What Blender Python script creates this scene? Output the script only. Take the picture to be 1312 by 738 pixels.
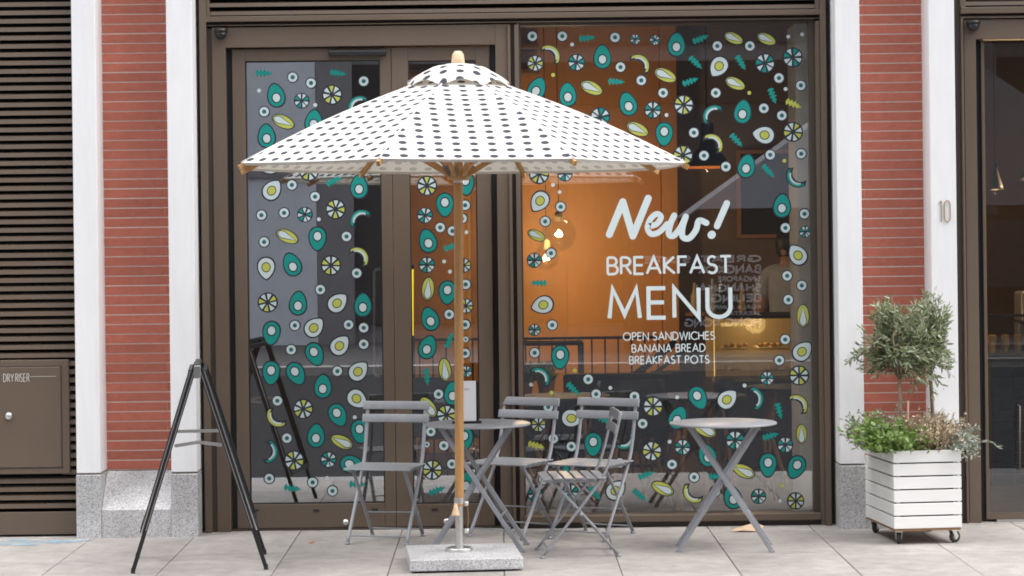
import bpy, bmesh, math, random
from mathutils import Vector, Matrix
R = math.radians
random.seed(7)
scene = bpy.context.scene
COL = scene.collection
for o in list(bpy.data.objects): bpy.data.objects.remove(o)

# ------------------------------------------------------------------ camera
F, CAMD, H, PX, PY, RO = 3000.0, 13.95, 1.78, 640.0, 300.2, 0.0122
cd = bpy.data.cameras.new('camera'); cam = bpy.data.objects.new('camera', cd); COL.objects.link(cam)
cam.location = (0, -CAMD, H)
cam.matrix_world = Matrix.Translation((0, -CAMD, H)) @ Matrix.Rotation(R(90), 4, 'X') @ Matrix.Rotation(-RO, 4, 'Z')
cd.sensor_width = 36; cd.sensor_fit = 'HORIZONTAL'; cd.lens = F / 1312 * 36
cd.shift_x = (656 - PX) / 1312; cd.shift_y = -(369 - PY) / 1312
cd.clip_start = 0.1; cd.clip_end = 500
scene.camera = cam

# ------------------------------------------------------------------ world, sun, exposure
SUN_EL, SUN_AZ = 60, -66          # azimuth seen from above: 0 = straight from behind the camera, negative = from its left
w = bpy.data.worlds.new('World'); scene.world = w; w.use_nodes = True
nt = w.node_tree; nt.nodes.clear()
sky = nt.nodes.new('ShaderNodeTexSky'); sky.sky_type = 'NISHITA'; sky.sun_disc = False
sky.sun_elevation = R(SUN_EL); sky.sun_rotation = R(180 + SUN_AZ)
sky.dust_density = 5.0; sky.air_density = 1.0; sky.ozone_density = 1.0
hs = nt.nodes.new('ShaderNodeHueSaturation'); hs.inputs['Saturation'].default_value = 0.28
bg = nt.nodes.new('ShaderNodeBackground'); bg.inputs['Strength'].default_value = 0.15
ow = nt.nodes.new('ShaderNodeOutputWorld')
nt.links.new(sky.outputs[0], hs.inputs['Color']); nt.links.new(hs.outputs[0], bg.inputs['Color']); nt.links.new(bg.outputs[0], ow.inputs['Surface'])
sd = bpy.data.lights.new('sun', 'SUN'); sd.energy = 1.0; sd.angle = R(30); sd.color = (1.0, .985, .96)
so = bpy.data.objects.new('sun', sd); COL.objects.link(so)
a = R(SUN_AZ); e = R(SUN_EL)
to_sun = Vector((math.sin(a) * math.cos(e), -math.cos(a) * math.cos(e), math.sin(e)))
so.rotation_euler = to_sun.to_track_quat('Z', 'Y').to_euler(); so.location = (-8, -3, 14)
vs = scene.view_settings; vs.view_transform = 'Standard'; vs.look = 'None'; vs.gamma = 1; vs.exposure = 1.08
vs.use_curve_mapping = False
scene.render.engine = 'CYCLES'
scene.cycles.filter_width = 1.75; scene.cycles.max_bounces = 10; scene.cycles.transparent_max_bounces = 16

# ------------------------------------------------------------------ helpers
def wx(x, y, Y): return ((x - PX) - RO * (y - PY)) * (CAMD + Y) / F
def wz(x, y, Y): return H - ((y - PY) + RO * (x - PX)) * (CAMD + Y) / F
def at(x, y, Y): return Vector((wx(x, y, Y), Y, wz(x, y, Y)))

class MB:
    def __init__(s): s.v = []; s.f = []; s.m = []; s.uv = None
    def quad(s, pts, m=0):
        b = len(s.v); s.v += [tuple(p) for p in pts]; s.f.append(tuple(range(b, b + len(pts)))); s.m.append(m); return s
    def box(s, x0, x1, y0, y1, z0, z1, m=0):
        b = len(s.v)
        s.v += [(x, y, z) for z in (z0, z1) for y in (y0, y1) for x in (x0, x1)]
        for f in ((0, 2, 3, 1), (4, 5, 7, 6), (0, 1, 5, 4), (2, 6, 7, 3), (0, 4, 6, 2), (1, 3, 7, 5)):
            s.f.append(tuple(b + i for i in f)); s.m.append(m)
        return s
    def bar(s, p, q, w_, h_, side=(0, 1, 0), m=0):
        p = Vector(p); q = Vector(q); d = (q - p).normalized()
        u = Vector(side); u = (u - d * u.dot(d)).normalized(); n = d.cross(u)
        b = len(s.v)
        for c in (p, q):
            for i, j in ((-1, -1), (1, -1), (1, 1), (-1, 1)): s.v.append(tuple(c + u * (w_ / 2 * i) + n * (h_ / 2 * j)))
        for f in ((0, 3, 2, 1), (4, 5, 6, 7), (0, 1, 5, 4), (1, 2, 6, 5), (2, 3, 7, 6), (3, 0, 4, 7)):
            s.f.append(tuple(b + i for i in f)); s.m.append(m)
        return s
    def tube(s, pts, r, n=10, m=0, caps=True, flat=1.0, side=(0, 0, 1)):
        pts = [Vector(p) for p in pts]; rs = r if isinstance(r, (list, tuple)) else [r] * len(pts)
        b = len(s.v); k = len(pts)
        d0 = (pts[1] - pts[0]).normalized()
        u = Vector(side)
        if abs(u.dot(d0)) > .95: u = Vector((1, 0, 0))
        for i, p in enumerate(pts):
            d = (pts[min(i + 1, k - 1)] - pts[max(i - 1, 0)]).normalized()
            u = (u - d * u.dot(d)).normalized(); t = d.cross(u)
            for j in range(n):
                a = 2 * math.pi * j / n
                s.v.append(tuple(p + u * (math.cos(a) * rs[i]) + t * (math.sin(a) * rs[i] * flat)))
        for i in range(k - 1):
            for j in range(n):
                j2 = (j + 1) % n
                s.f.append((b + i * n + j, b + i * n + j2, b + (i + 1) * n + j2, b + (i + 1) * n + j)); s.m.append(m)
        if caps:
            s.f.append(tuple(b + j for j in range(n))[::-1]); s.m.append(m)
            s.f.append(tuple(b + (k - 1) * n + j for j in range(n))); s.m.append(m)
        return s
    def lathe(s, prof, c=(0, 0, 0), n=24, m=0, axis='Z', a0=0):
        b = len(s.v); k = len(prof)
        for r, z in prof:
            for j in range(n):
                a = 2 * math.pi * j / n + a0
                p = (r * math.cos(a), r * math.sin(a), z)
                if axis == 'Y': p = (p[0], p[2], p[1])
                if axis == 'X': p = (p[2], p[0], p[1])
                s.v.append((c[0] + p[0], c[1] + p[1], c[2] + p[2]))
        for i in range(k - 1):
            for j in range(n):
                j2 = (j + 1) % n
                s.f.append((b + i * n + j, b + i * n + j2, b + (i + 1) * n + j2, b + (i + 1) * n + j)); s.m.append(m)
        if prof[0][0] > 1e-5: s.f.append(tuple(b + j for j in range(n))[::-1]); s.m.append(m)
        if prof[-1][0] > 1e-5: s.f.append(tuple(b + (k - 1) * n + j for j in range(n))); s.m.append(m)
        return s
    def prism(s, poly, y0, y1, m=0):          # polygon in XZ extruded along Y
        n = len(poly); b = len(s.v)
        s.v += [(x, y0, z) for x, z in poly] + [(x, y1, z) for x, z in poly]
        s.f.append(tuple(b + i for i in range(n))); s.m.append(m)
        s.f.append(tuple(b + n + i for i in range(n))[::-1]); s.m.append(m)
        for i in range(n):
            j = (i + 1) % n; s.f.append((b + i, b + n + i, b + n + j, b + j)); s.m.append(m)
        return s
    def prism_x(s, poly, x0, x1, m=0):        # polygon in YZ extruded along X
        n = len(poly); b = len(s.v)
        s.v += [(x0, y, z) for y, z in poly] + [(x1, y, z) for y, z in poly]
        s.f.append(tuple(b + i for i in range(n))); s.m.append(m)
        s.f.append(tuple(b + n + i for i in range(n))[::-1]); s.m.append(m)
        for i in range(n):
            j = (i + 1) % n; s.f.append((b + i, b + n + i, b + n + j, b + j)); s.m.append(m)
        return s
    def mesh(s, name, mats, off=(0, 0, 0), smooth=False, fix=True):
        me = bpy.data.meshes.new(name)
        me.from_pydata([(x - off[0], y - off[1], z - off[2]) for x, y, z in s.v], [], s.f)
        for mt in (mats if isinstance(mats, (list, tuple)) else [mats]): me.materials.append(mt)
        for p, mi in zip(me.polygons, s.m): p.material_index = mi; p.use_smooth = smooth
        if s.uv:
            ul = me.uv_layers.new(name='UVMap'); i = 0
            for p in me.polygons:
                for li, vi in zip(p.loop_indices, p.vertices): ul.data[li].uv = s.uv[vi]
        if fix:
            bm = bmesh.new(); bm.from_mesh(me); bmesh.ops.recalc_face_normals(bm, faces=bm.faces); bm.to_mesh(me); bm.free()
        me.update()
        return me
    def build(s, name, mats, parent=None, bevel=0, smooth=False, world=True, fix=True, seg=2):
        off = (0, 0, 0)
        if parent is not None and world:
            off = Vector((0, 0, 0)); p = parent
            while p: off = off + p.location; p = p.parent
        o = bpy.data.objects.new(name, s.mesh(name, mats, off, smooth, fix)); COL.objects.link(o)
        o.parent = parent
        if bevel:
            md = o.modifiers.new('bevel', 'BEVEL'); md.width = bevel; md.segments = seg; md.limit_method = 'ANGLE'; md.angle_limit = R(35)
        if smooth == 'auto': pass
        return o

def tag(o, label, cat, group=None):
    o['label'] = label; o['category'] = cat
    if group: o['group'] = group
    return o
def thing(name, label, cat, loc=(0, 0, 0), rz=0, group=None):
    o = bpy.data.objects.new(name, None); COL.objects.link(o); o.location = loc; o.rotation_euler = (0, 0, rz)
    o.empty_display_size = .1
    return tag(o, label, cat, group)
def struct(o): o['kind'] = 'structure'; return o
def link_obj(name, me, parent, loc=(0, 0, 0)):
    o = bpy.data.objects.new(name, me); COL.objects.link(o); o.parent = parent; o.location = loc; return o
def copy_tree(o, parent=None):
    c = o.copy(); COL.objects.link(c); c.parent = parent
    for ch in list(o.children): copy_tree(ch, c)
    return c

# ------------------------------------------------------------------ materials
def mat(name, col, rough=.5, metal=0, noise=0, nscale=8, bump=0, bscale=60, rand=0, spec=.5, coat=0, stretch=None, emit=None, es=0, n2=0, n2scale=1.5):
    m = bpy.data.materials.new(name); m.use_nodes = True
    t = m.node_tree; b = t.nodes['Principled BSDF']; L = t.links
    b.inputs['Base Color'].default_value = (*col, 1); b.inputs['Roughness'].default_value = rough
    b.inputs['Metallic'].default_value = metal; b.inputs['Specular IOR Level'].default_value = spec
    b.inputs['Coat Weight'].default_value = coat
    if emit: b.inputs['Emission Color'].default_value = (*emit, 1); b.inputs['Emission Strength'].default_value = es
    tc = t.nodes.new('ShaderNodeTexCoord'); vec = tc.outputs['Object']
    if stretch:
        mp = t.nodes.new('ShaderNodeMapping'); mp.inputs['Scale'].default_value = stretch; L.new(vec, mp.inputs['Vector']); vec = mp.outputs[0]
    if rand or noise:
        oi = t.nodes.new('ShaderNodeObjectInfo')
        ad = t.nodes.new('ShaderNodeVectorMath'); ad.operation = 'ADD'
        sc = t.nodes.new('ShaderNodeVectorMath'); sc.operation = 'SCALE'; sc.inputs['Scale'].default_value = 37.0
        cb = t.nodes.new('ShaderNodeCombineXYZ'); L.new(oi.outputs['Random'], cb.inputs[0]); L.new(oi.outputs['Random'], cb.inputs[1])
        L.new(cb.outputs[0], sc.inputs[0]); L.new(vec, ad.inputs[0]); L.new(sc.outputs[0], ad.inputs[1]); vec = ad.outputs[0]
    fac = None
    def add(v, amp):
        nonlocal fac
        mr = t.nodes.new('ShaderNodeMapRange'); mr.inputs['From Min'].default_value = .25; mr.inputs['From Max'].default_value = .75
        mr.inputs['To Min'].default_value = 1 - amp; mr.inputs['To Max'].default_value = 1 + amp; L.new(v, mr.inputs['Value'])
        if fac is None: fac = mr.outputs[0]
        else:
            mu = t.nodes.new('ShaderNodeMath'); mu.operation = 'MULTIPLY'; L.new(fac, mu.inputs[0]); L.new(mr.outputs[0], mu.inputs[1]); fac = mu.outputs[0]
    if noise:
        n = t.nodes.new('ShaderNodeTexNoise'); n.inputs['Scale'].default_value = nscale; n.inputs['Detail'].default_value = 6; n.inputs['Roughness'].default_value = .65
        L.new(vec, n.inputs['Vector']); add(n.outputs['Fac'], noise)
    if n2:
        n = t.nodes.new('ShaderNodeTexNoise'); n.inputs['Scale'].default_value = n2scale; n.inputs['Detail'].default_value = 3
        L.new(vec, n.inputs['Vector']); add(n.outputs['Fac'], n2)
    if rand:
        mr = t.nodes.new('ShaderNodeMapRange'); mr.inputs['To Min'].default_value = 1 - rand; mr.inputs['To Max'].default_value = 1 + rand
        L.new(oi.outputs['Random'], mr.inputs['Value'])
        if fac is None: fac = mr.outputs[0]
        else:
            mu = t.nodes.new('ShaderNodeMath'); mu.operation = 'MULTIPLY'; L.new(fac, mu.inputs[0]); L.new(mr.outputs[0], mu.inputs[1]); fac = mu.outputs[0]
    if fac is not None:
        vm = t.nodes.new('ShaderNodeVectorMath'); vm.operation = 'SCALE'; vm.inputs[0].default_value = col
        L.new(fac, vm.inputs['Scale']); L.new(vm.outputs[0], b.inputs['Base Color'])
    if bump:
        n = t.nodes.new('ShaderNodeTexNoise'); n.inputs['Scale'].default_value = bscale; n.inputs['Detail'].default_value = 5
        L.new(vec, n.inputs['Vector'])
        bp = t.nodes.new('ShaderNodeBump'); bp.inputs['Strength'].default_value = bump; bp.inputs['Distance'].default_value = .01
        L.new(n.outputs['Fac'], bp.inputs['Height']); L.new(bp.outputs[0], b.inputs['Normal'])
    return m

def granite():
    m = bpy.data.materials.new('granite'); m.use_nodes = True; t = m.node_tree; b = t.nodes['Principled BSDF']; L = t.links
    tc = t.nodes.new('ShaderNodeTexCoord')
    v1 = t.nodes.new('ShaderNodeTexVoronoi'); v1.inputs['Scale'].default_value = 190; L.new(tc.outputs['Object'], v1.inputs['Vector'])
    n1 = t.nodes.new('ShaderNodeTexNoise'); n1.inputs['Scale'].default_value = 80; n1.inputs['Detail'].default_value = 8; n1.inputs['Roughness'].default_value = .8
    L.new(tc.outputs['Object'], n1.inputs['Vector'])
    n2 = t.nodes.new('ShaderNodeTexNoise'); n2.inputs['Scale'].default_value = 4; n2.inputs['Detail'].default_value = 4; L.new(tc.outputs['Object'], n2.inputs['Vector'])
    se = t.nodes.new('ShaderNodeSeparateColor'); L.new(v1.outputs['Color'], se.inputs[0])
    mx = t.nodes.new('ShaderNodeMath'); mx.operation = 'ADD'; L.new(se.outputs[0], mx.inputs[0]); L.new(n1.outputs['Fac'], mx.inputs[1])
    cr = t.nodes.new('ShaderNodeValToRGB'); e_ = cr.color_ramp.elements
    e_[0].position = .30; e_[0].color = (.26, .26, .27, 1); e_[1].position = .55; e_[1].color = (.50, .50, .51, 1)
    x = cr.color_ramp.elements.new(.95); x.color = (.66, .655, .66, 1)
    hv = t.nodes.new('ShaderNodeMath'); hv.operation = 'MULTIPLY'; hv.inputs[1].default_value = .6; L.new(mx.outputs[0], hv.inputs[0])
    L.new(hv.outputs[0], cr.inputs[0])
    mr = t.nodes.new('ShaderNodeMapRange'); mr.inputs['From Min'].default_value = .3; mr.inputs['From Max'].default_value = .7; mr.inputs['To Min'].default_value = .8; mr.inputs['To Max'].default_value = 1.12
    L.new(n2.outputs['Fac'], mr.inputs['Value'])
    vm = t.nodes.new('ShaderNodeVectorMath'); vm.operation = 'SCALE'; L.new(cr.outputs[0], vm.inputs[0]); L.new(mr.outputs[0], vm.inputs['Scale'])
    L.new(vm.outputs[0], b.inputs['Base Color']); b.inputs['Roughness'].default_value = .55
    return m

def glass(name, refl=.16, tint=(.93, .95, .95)):
    m = bpy.data.materials.new(name); m.use_nodes = True; t = m.node_tree; t.nodes.clear(); L = t.links
    o = t.nodes.new('ShaderNodeOutputMaterial'); mx = t.nodes.new('ShaderNodeMixShader')
    tr = t.nodes.new('ShaderNodeBsdfTransparent'); tr.inputs[0].default_value = (*tint, 1)
    gl = t.nodes.new('ShaderNodeBsdfGlossy'); gl.inputs['Roughness'].default_value = .0; gl.inputs['Color'].default_value = (.95, .97, 1, 1)
    lw = t.nodes.new('ShaderNodeLayerWeight'); lw.inputs['Blend'].default_value = .25
    mr = t.nodes.new('ShaderNodeMapRange'); mr.inputs['To Min'].default_value = refl; mr.inputs['To Max'].default_value = .95
    L.new(lw.outputs['Facing'], mr.inputs['Value'])
    pw = t.nodes.new('ShaderNodeMath'); pw.operation = 'POWER'; pw.inputs[1].default_value = 3.0
    L.new(lw.outputs['Facing'], pw.inputs[0]); L.new(pw.outputs[0], mr.inputs['Value'])
    L.new(mr.outputs[0], mx.inputs[0]); L.new(tr.outputs[0], mx.inputs[1]); L.new(gl.outputs[0], mx.inputs[2]); L.new(mx.outputs[0], o.inputs[0])
    return m

def dotted_fabric():
    m = bpy.data.materials.new('dotted_canvas'); m.use_nodes = True; t = m.node_tree; t.nodes.clear(); L = t.links
    uv = t.nodes.new('ShaderNodeUVMap'); uv.uv_map = 'UVMap'
    dv = t.nodes.new('ShaderNodeVectorMath'); dv.operation = 'DIVIDE'; dv.inputs[1].default_value = (.089, .0715, 1)
    L.new(uv.outputs[0], dv.inputs[0])
    fr = t.nodes.new('ShaderNodeVectorMath'); fr.operation = 'FRACTION'; L.new(dv.outputs[0], fr.inputs[0])
    sb = t.nodes.new('ShaderNodeVectorMath'); sb.operation = 'SUBTRACT'; sb.inputs[1].default_value = (.5, .5, 0); L.new(fr.outputs[0], sb.inputs[0])
    ml = t.nodes.new('ShaderNodeVectorMath'); ml.operation = 'MULTIPLY'; ml.inputs[1].default_value = (.089, .0715 * 1.15, 0); L.new(sb.outputs[0], ml.inputs[0])
    ln = t.nodes.new('ShaderNodeVectorMath'); ln.operation = 'LENGTH'; L.new(ml.outputs[0], ln.inputs[0])
    mr = t.nodes.new('ShaderNodeMapRange'); mr.inputs['From Min'].default_value = .0204; mr.inputs['From Max'].default_value = .0226; L.new(ln.outputs['Value'], mr.inputs['Value'])
    mc = t.nodes.new('ShaderNodeMix'); mc.data_type = 'RGBA'; mc.inputs['A'].default_value = (.078, .079, .098, 1); mc.inputs['B'].default_value = (.75, .735, .705, 1)
    gm = t.nodes.new('ShaderNodeNewGeometry')          # printed on the outer face: the dots only show through faintly inside
    bf = t.nodes.new('ShaderNodeMath'); bf.operation = 'MULTIPLY'; bf.inputs[1].default_value = .62; L.new(gm.outputs['Backfacing'], bf.inputs[0])
    mm = t.nodes.new('ShaderNodeMath'); mm.operation = 'MAXIMUM'; L.new(bf.outputs[0], mm.inputs[0]); L.new(mr.outputs[0], mm.inputs[1])
    L.new(mm.outputs[0], mc.inputs['Factor'])
    df = t.nodes.new('ShaderNodeBsdfDiffuse'); tl = t.nodes.new('ShaderNodeBsdfTranslucent')
    tt = t.nodes.new('ShaderNodeMix'); tt.data_type = 'RGBA'; tt.blend_type = 'MULTIPLY'; tt.inputs['Factor'].default_value = 1; tt.inputs['B'].default_value = (.95, .89, .78, 1)
    L.new(mc.outputs['Result'], tt.inputs['A'])
    tc = t.nodes.new('ShaderNodeTexCoord'); nz = t.nodes.new('ShaderNodeTexNoise'); nz.inputs['Scale'].default_value = 9; nz.inputs['Detail'].default_value = 3
    L.new(tc.outputs['Object'], nz.inputs['Vector'])
    bp = t.nodes.new('ShaderNodeBump'); bp.inputs['Strength'].default_value = .25; bp.inputs['Distance'].default_value = .02; L.new(nz.outputs['Fac'], bp.inputs['Height'])
    L.new(bp.outputs[0], df.inputs['Normal'])
    L.new(mc.outputs['Result'], df.inputs[0]); L.new(tt.outputs['Result'], tl.inputs[0])
    mx = t.nodes.new('ShaderNodeMixShader'); mx.inputs[0].default_value = .22; L.new(df.outputs[0], mx.inputs[1]); L.new(tl.outputs[0], mx.inputs[2])
    o = t.nodes.new('ShaderNodeOutputMaterial'); L.new(mx.outputs[0], o.inputs[0])
    return m

def leafmat(name, a, b2, back):
    m = bpy.data.materials.new(name); m.use_nodes = True; t = m.node_tree; t.nodes.clear(); L = t.links
    g = t.nodes.new('ShaderNodeNewGeometry')
    mc = t.nodes.new('ShaderNodeMix'); mc.data_type = 'RGBA'; mc.inputs['A'].default_value = (*a, 1); mc.inputs['B'].default_value = (*b2, 1)
    L.new(g.outputs['Random Per Island'], mc.inputs['Factor'])
    mb = t.nodes.new('ShaderNodeMix'); mb.data_type = 'RGBA'; mb.inputs['B'].default_value = (*back, 1)
    L.new(mc.outputs['Result'], mb.inputs['A']); L.new(g.outputs['Backfacing'], mb.inputs['Factor'])
    p = t.nodes.new('ShaderNodeBsdfPrincipled'); p.inputs['Roughness'].default_value = .55; L.new(mb.outputs['Result'], p.inputs['Base Color'])
    tl = t.nodes.new('ShaderNodeBsdfTranslucent'); L.new(mc.outputs['Result'], tl.inputs[0])
    mx = t.nodes.new('ShaderNodeMixShader'); mx.inputs[0].default_value = .25; L.new(p.outputs[0], mx.inputs[1]); L.new(tl.outputs[0], mx.inputs[2])
    o = t.nodes.new('ShaderNodeOutputMaterial'); L.new(mx.outputs[0], o.inputs[0])
    return m

def emis(name, col, s):
    m = bpy.data.materials.new(name); m.use_nodes = True; t = m.node_tree; t.nodes.clear()
    e_ = t.nodes.new('ShaderNodeEmission'); e_.inputs[0].default_value = (*col, 1); e_.inputs[1].default_value = s
    o = t.nodes.new('ShaderNodeOutputMaterial'); t.links.new(e_.outputs[0], o.inputs[0]); return m

M = dict(
    white=mat('painted_stone', (.79, .795, .81), .65, noise=.045, nscale=4, n2=.03, n2scale=1.2, bump=.10, bscale=60, stretch=(5, 5, .7)),
    granite=granite(),
    brick=mat('terracotta', (.43, .130, .086), .8, noise=.14, nscale=24, bump=.35, bscale=120, rand=.09, n2=.06, n2scale=4),
    mortar=mat('mortar', (.64, .56, .51), .9, noise=.15, nscale=25),
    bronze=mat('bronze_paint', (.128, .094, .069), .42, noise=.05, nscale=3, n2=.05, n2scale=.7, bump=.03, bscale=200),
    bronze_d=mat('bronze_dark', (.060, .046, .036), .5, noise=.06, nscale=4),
    gasket=mat('rubber_gasket', (.016, .018, .024), .5),
    black=mat('black_metal', (.014, .014, .015), .38, noise=.1, nscale=20),
    void=mat('dark_backing', (.008, .007, .007), .9),
    slab=mat('sandstone_slab', (.352, .328, .308), .85, noise=.20, nscale=9, n2=.17, n2scale=1.7, rand=.055, bump=.25, bscale=160),
    joint=mat('slab_joint', (.27, .24, .215), .95, noise=.2, nscale=30),
    asphalt=mat('asphalt', (.038, .038, .042), .95, noise=.25, nscale=40, spec=.1),
    kerb=mat('kerb_granite', (.35, .34, .33), .8, noise=.2, nscale=30),
    chair=mat('grey_enamel', (.285, .296, .320), .36, noise=.07, nscale=22, rand=.04, n2=.09, n2scale=6, bump=.05, bscale=120),
    steel=mat('brushed_steel', (.72, .71, .70), .32, metal=1, noise=.06, nscale=40),
    steel_w=mat('pale_aluminium', (.56, .55, .54), .38, metal=.8, noise=.1, nscale=30),
    wood=mat('pole_wood', (.50, .27, .105), .5, noise=.22, nscale=10, stretch=(6, 6, .5), n2=.1, n2scale=3),
    finial=mat('pale_wood', (.72, .52, .33), .5, noise=.1, nscale=10),
    dots=dotted_fabric(),
    cap_white=mat('white_slat_paint', (.80, .80, .79), .5, noise=.03, nscale=6, bump=.12, bscale=70, stretch=(1, 1, 8), rand=.025),
    ply=mat('plywood_base', (.30, .17, .08), .7, noise=.2, nscale=12),
    rubber=mat('caster_rubber', (.03, .03, .03), .6),
    canvas=mat('canvas_tape', (.73, .715, .68), .8, noise=.04, nscale=30),
    green_glass=mat('green_bottle', (.03, .07, .04), .15),
    soil=mat('soil', (.05, .035, .025), .95, noise=.4, nscale=40, bump=.6),
    bark=mat('olive_bark', (.22, .17, .12), .9, noise=.3, nscale=30, bump=.5),
    olive=leafmat('olive_leaf', (.14, .19, .09), (.33, .38, .20), (.42, .46, .33)),
    green=leafmat('green_leaf', (.09, .20, .035), (.26, .37, .08), (.22, .31, .11)),
    dry=leafmat('dry_leaf', (.36, .28, .18), (.58, .48, .33), (.46, .38, .26)),
    silver=leafmat('silver_leaf', (.20, .25, .20), (.32, .36, .30), (.36, .40, .34)),
    vinyl_w=mat('white_vinyl', (.50, .585, .595), .7, spec=.2), vinyl_l=mat('white_letter_vinyl', (.62, .72, .74), .65), vinyl_t=mat('teal_vinyl', (.006, .245, .215), .6, spec=.3),
    vinyl_y=mat('yellow_vinyl', (.44, .47, .085), .6, spec=.3), vinyl_n=mat('navy_vinyl', (.012, .020, .032), .55),
    vinyl_dt=mat('deep_teal_vinyl', (.006, .10, .115), .55),
    gold=mat('brass_number', (.34, .24, .12), .45, metal=.2), etch=mat('etched_letter', (.55, .52, .48), .6),
    glass=glass('shop_glass', .155), glass_door=glass('door_glass', .26), glass_thin=glass('case_glass', .06),
    opp_glass=mat('opposite_glass', (.06, .062, .07), .15),
    opp_stone=mat('opposite_stone', (.27, .26, .27), .85, noise=.1, nscale=3), opp_pale=mat('opposite_pale_stone', (.74, .76, .82), .8, noise=.05, nscale=2),
    opp_pave=mat('opposite_paving', (.11, .11, .115), .95, noise=.15, nscale=3, spec=.1), opp_grey=mat('opposite_grey', (.42, .43, .47), .8, noise=.05, nscale=2), opp_dark=mat('opposite_dark', (.035, .032, .032), .7), opp_letter=mat('opposite_letter', (.66, .63, .64), .7),
    orange=mat('orange_panel', (.56, .25, .06), .55, noise=.06, nscale=5, stretch=(4, 4, .4), rand=.05),
    brown=mat('brown_wall', (.17, .115, .082), .7, noise=.1, nscale=3), ceil=mat('dark_ceiling', (.10, .075, .055), .8),
    beige=mat('beige_reveal', (.68, .58, .49), .8, noise=.05, nscale=3),
    floor_in=mat('cafe_floor', (.060, .044, .036), .65, noise=.2, nscale=6, spec=.2), blackm=mat('matt_black', (.016, .015, .016), .6),
    legwood=mat('chair_leg_wood', (.32, .15, .06), .5, noise=.15, nscale=20), terracotta=mat('flower_pot', (.40, .16, .08), .8, noise=.15, nscale=15),
    bulb=emis('warm_bulb', (1, .62, .25), 5), strip=emis('yellow_strip', (1, .66, .02), .9), warmstrip=emis('case_light', (1, .58, .16), .55), rim=emis('lamp_rim', (1, .25, .05), .35),
    lampshade=mat('grey_lampshade', (.08, .07, .06), .5), tile=mat('dark_tile', (.028, .03, .034), .25, rand=.15), grout=mat('tile_grout', (.10, .095, .09), .9),
    pastry=mat('pastry', (.52, .27, .09), .6, noise=.3, nscale=30, rand=.2), tray=mat('tray', (.45, .33, .18), .4),
    skin=mat('skin', (.36, .20, .13), .5), hair=mat('dark_hair', (.012, .010, .009), .5), shirt=mat('grey_shirt', (.34, .36, .42), .85, noise=.1, nscale=12), trousers=mat('dark_trousers', (.02, .02, .025), .8),
    paper=mat('white_paper', (.82, .82, .83), .6), scrap=mat('kraft_scrap', (.66, .47, .33), .8, noise=.2, nscale=20), rust=mat('orange_leaf', (.55, .16, .07), .8),
    chalk=None, rod=mat('grey_rod', (.20, .20, .21), .4), machine=mat('machine_steel', (.42, .40, .37), .35, metal=.5), stake=mat('pink_stake', (.55, .33, .28), .7),
)
def chalk():
    m = bpy.data.materials.new('blue_spray_paint'); m.use_nodes = True; t = m.node_tree; b = t.nodes['Principled BSDF']; L = t.links
    b.inputs['Base Color'].default_value = (.26, .46, .60, 1); b.inputs['Roughness'].default_value = .9
    tc = t.nodes.new('ShaderNodeTexCoord'); n = t.nodes.new('ShaderNodeTexNoise'); n.inputs['Scale'].default_value = 9; n.inputs['Detail'].default_value = 8
    L.new(tc.outputs['Object'], n.inputs['Vector'])
    mr = t.nodes.new('ShaderNodeMapRange'); mr.inputs['From Min'].default_value = .34; mr.inputs['From Max'].default_value = .78; mr.inputs['To Max'].default_value = .8
    L.new(n.outputs['Fac'], mr.inputs['Value']); L.new(mr.outputs[0], b.inputs['Alpha']); return m
M['chalk'] = chalk()
def spots():
    t = M['slab'].node_tree; b = t.nodes['Principled BSDF']; L = t.links
    src = b.inputs['Base Color'].links[0].from_socket
    g = t.nodes.new('ShaderNodeNewGeometry')
    fac = None
    for sc_, lo, hi, dens, dark in ((3.2, .035, .075, .62, .25), (26, .10, .22, .80, .30), (90, .12, .3, .75, .22)):
        v = t.nodes.new('ShaderNodeTexVoronoi'); v.inputs['Scale'].default_value = sc_; L.new(g.outputs['Position'], v.inputs['Vector'])
        mr = t.nodes.new('ShaderNodeMapRange'); mr.inputs['From Min'].default_value = lo; mr.inputs['From Max'].default_value = hi; mr.inputs['To Min'].default_value = dark; mr.inputs['To Max'].default_value = 0
        L.new(v.outputs['Distance'], mr.inputs['Value'])
        se = t.nodes.new('ShaderNodeSeparateColor'); L.new(v.outputs['Color'], se.inputs[0])
        th = t.nodes.new('ShaderNodeMath'); th.operation = 'GREATER_THAN'; th.inputs[1].default_value = dens; L.new(se.outputs[0], th.inputs[0])
        mu = t.nodes.new('ShaderNodeMath'); mu.operation = 'MULTIPLY'; L.new(mr.outputs[0], mu.inputs[0]); L.new(th.outputs[0], mu.inputs[1])
        iv = t.nodes.new('ShaderNodeMath'); iv.operation = 'SUBTRACT'; iv.inputs[0].default_value = 1; L.new(mu.outputs[0], iv.inputs[1])
        if fac is None: fac = iv.outputs[0]
        else:
            m2 = t.nodes.new('ShaderNodeMath'); m2.operation = 'MULTIPLY'; L.new(fac, m2.inputs[0]); L.new(iv.outputs[0], m2.inputs[1]); fac = m2.outputs[0]
    vm = t.nodes.new('ShaderNodeVectorMath'); vm.operation = 'SCALE'; L.new(src, vm.inputs[0]); L.new(fac, vm.inputs['Scale']); L.new(vm.outputs[0], b.inputs['Base Color'])
spots()

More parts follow.
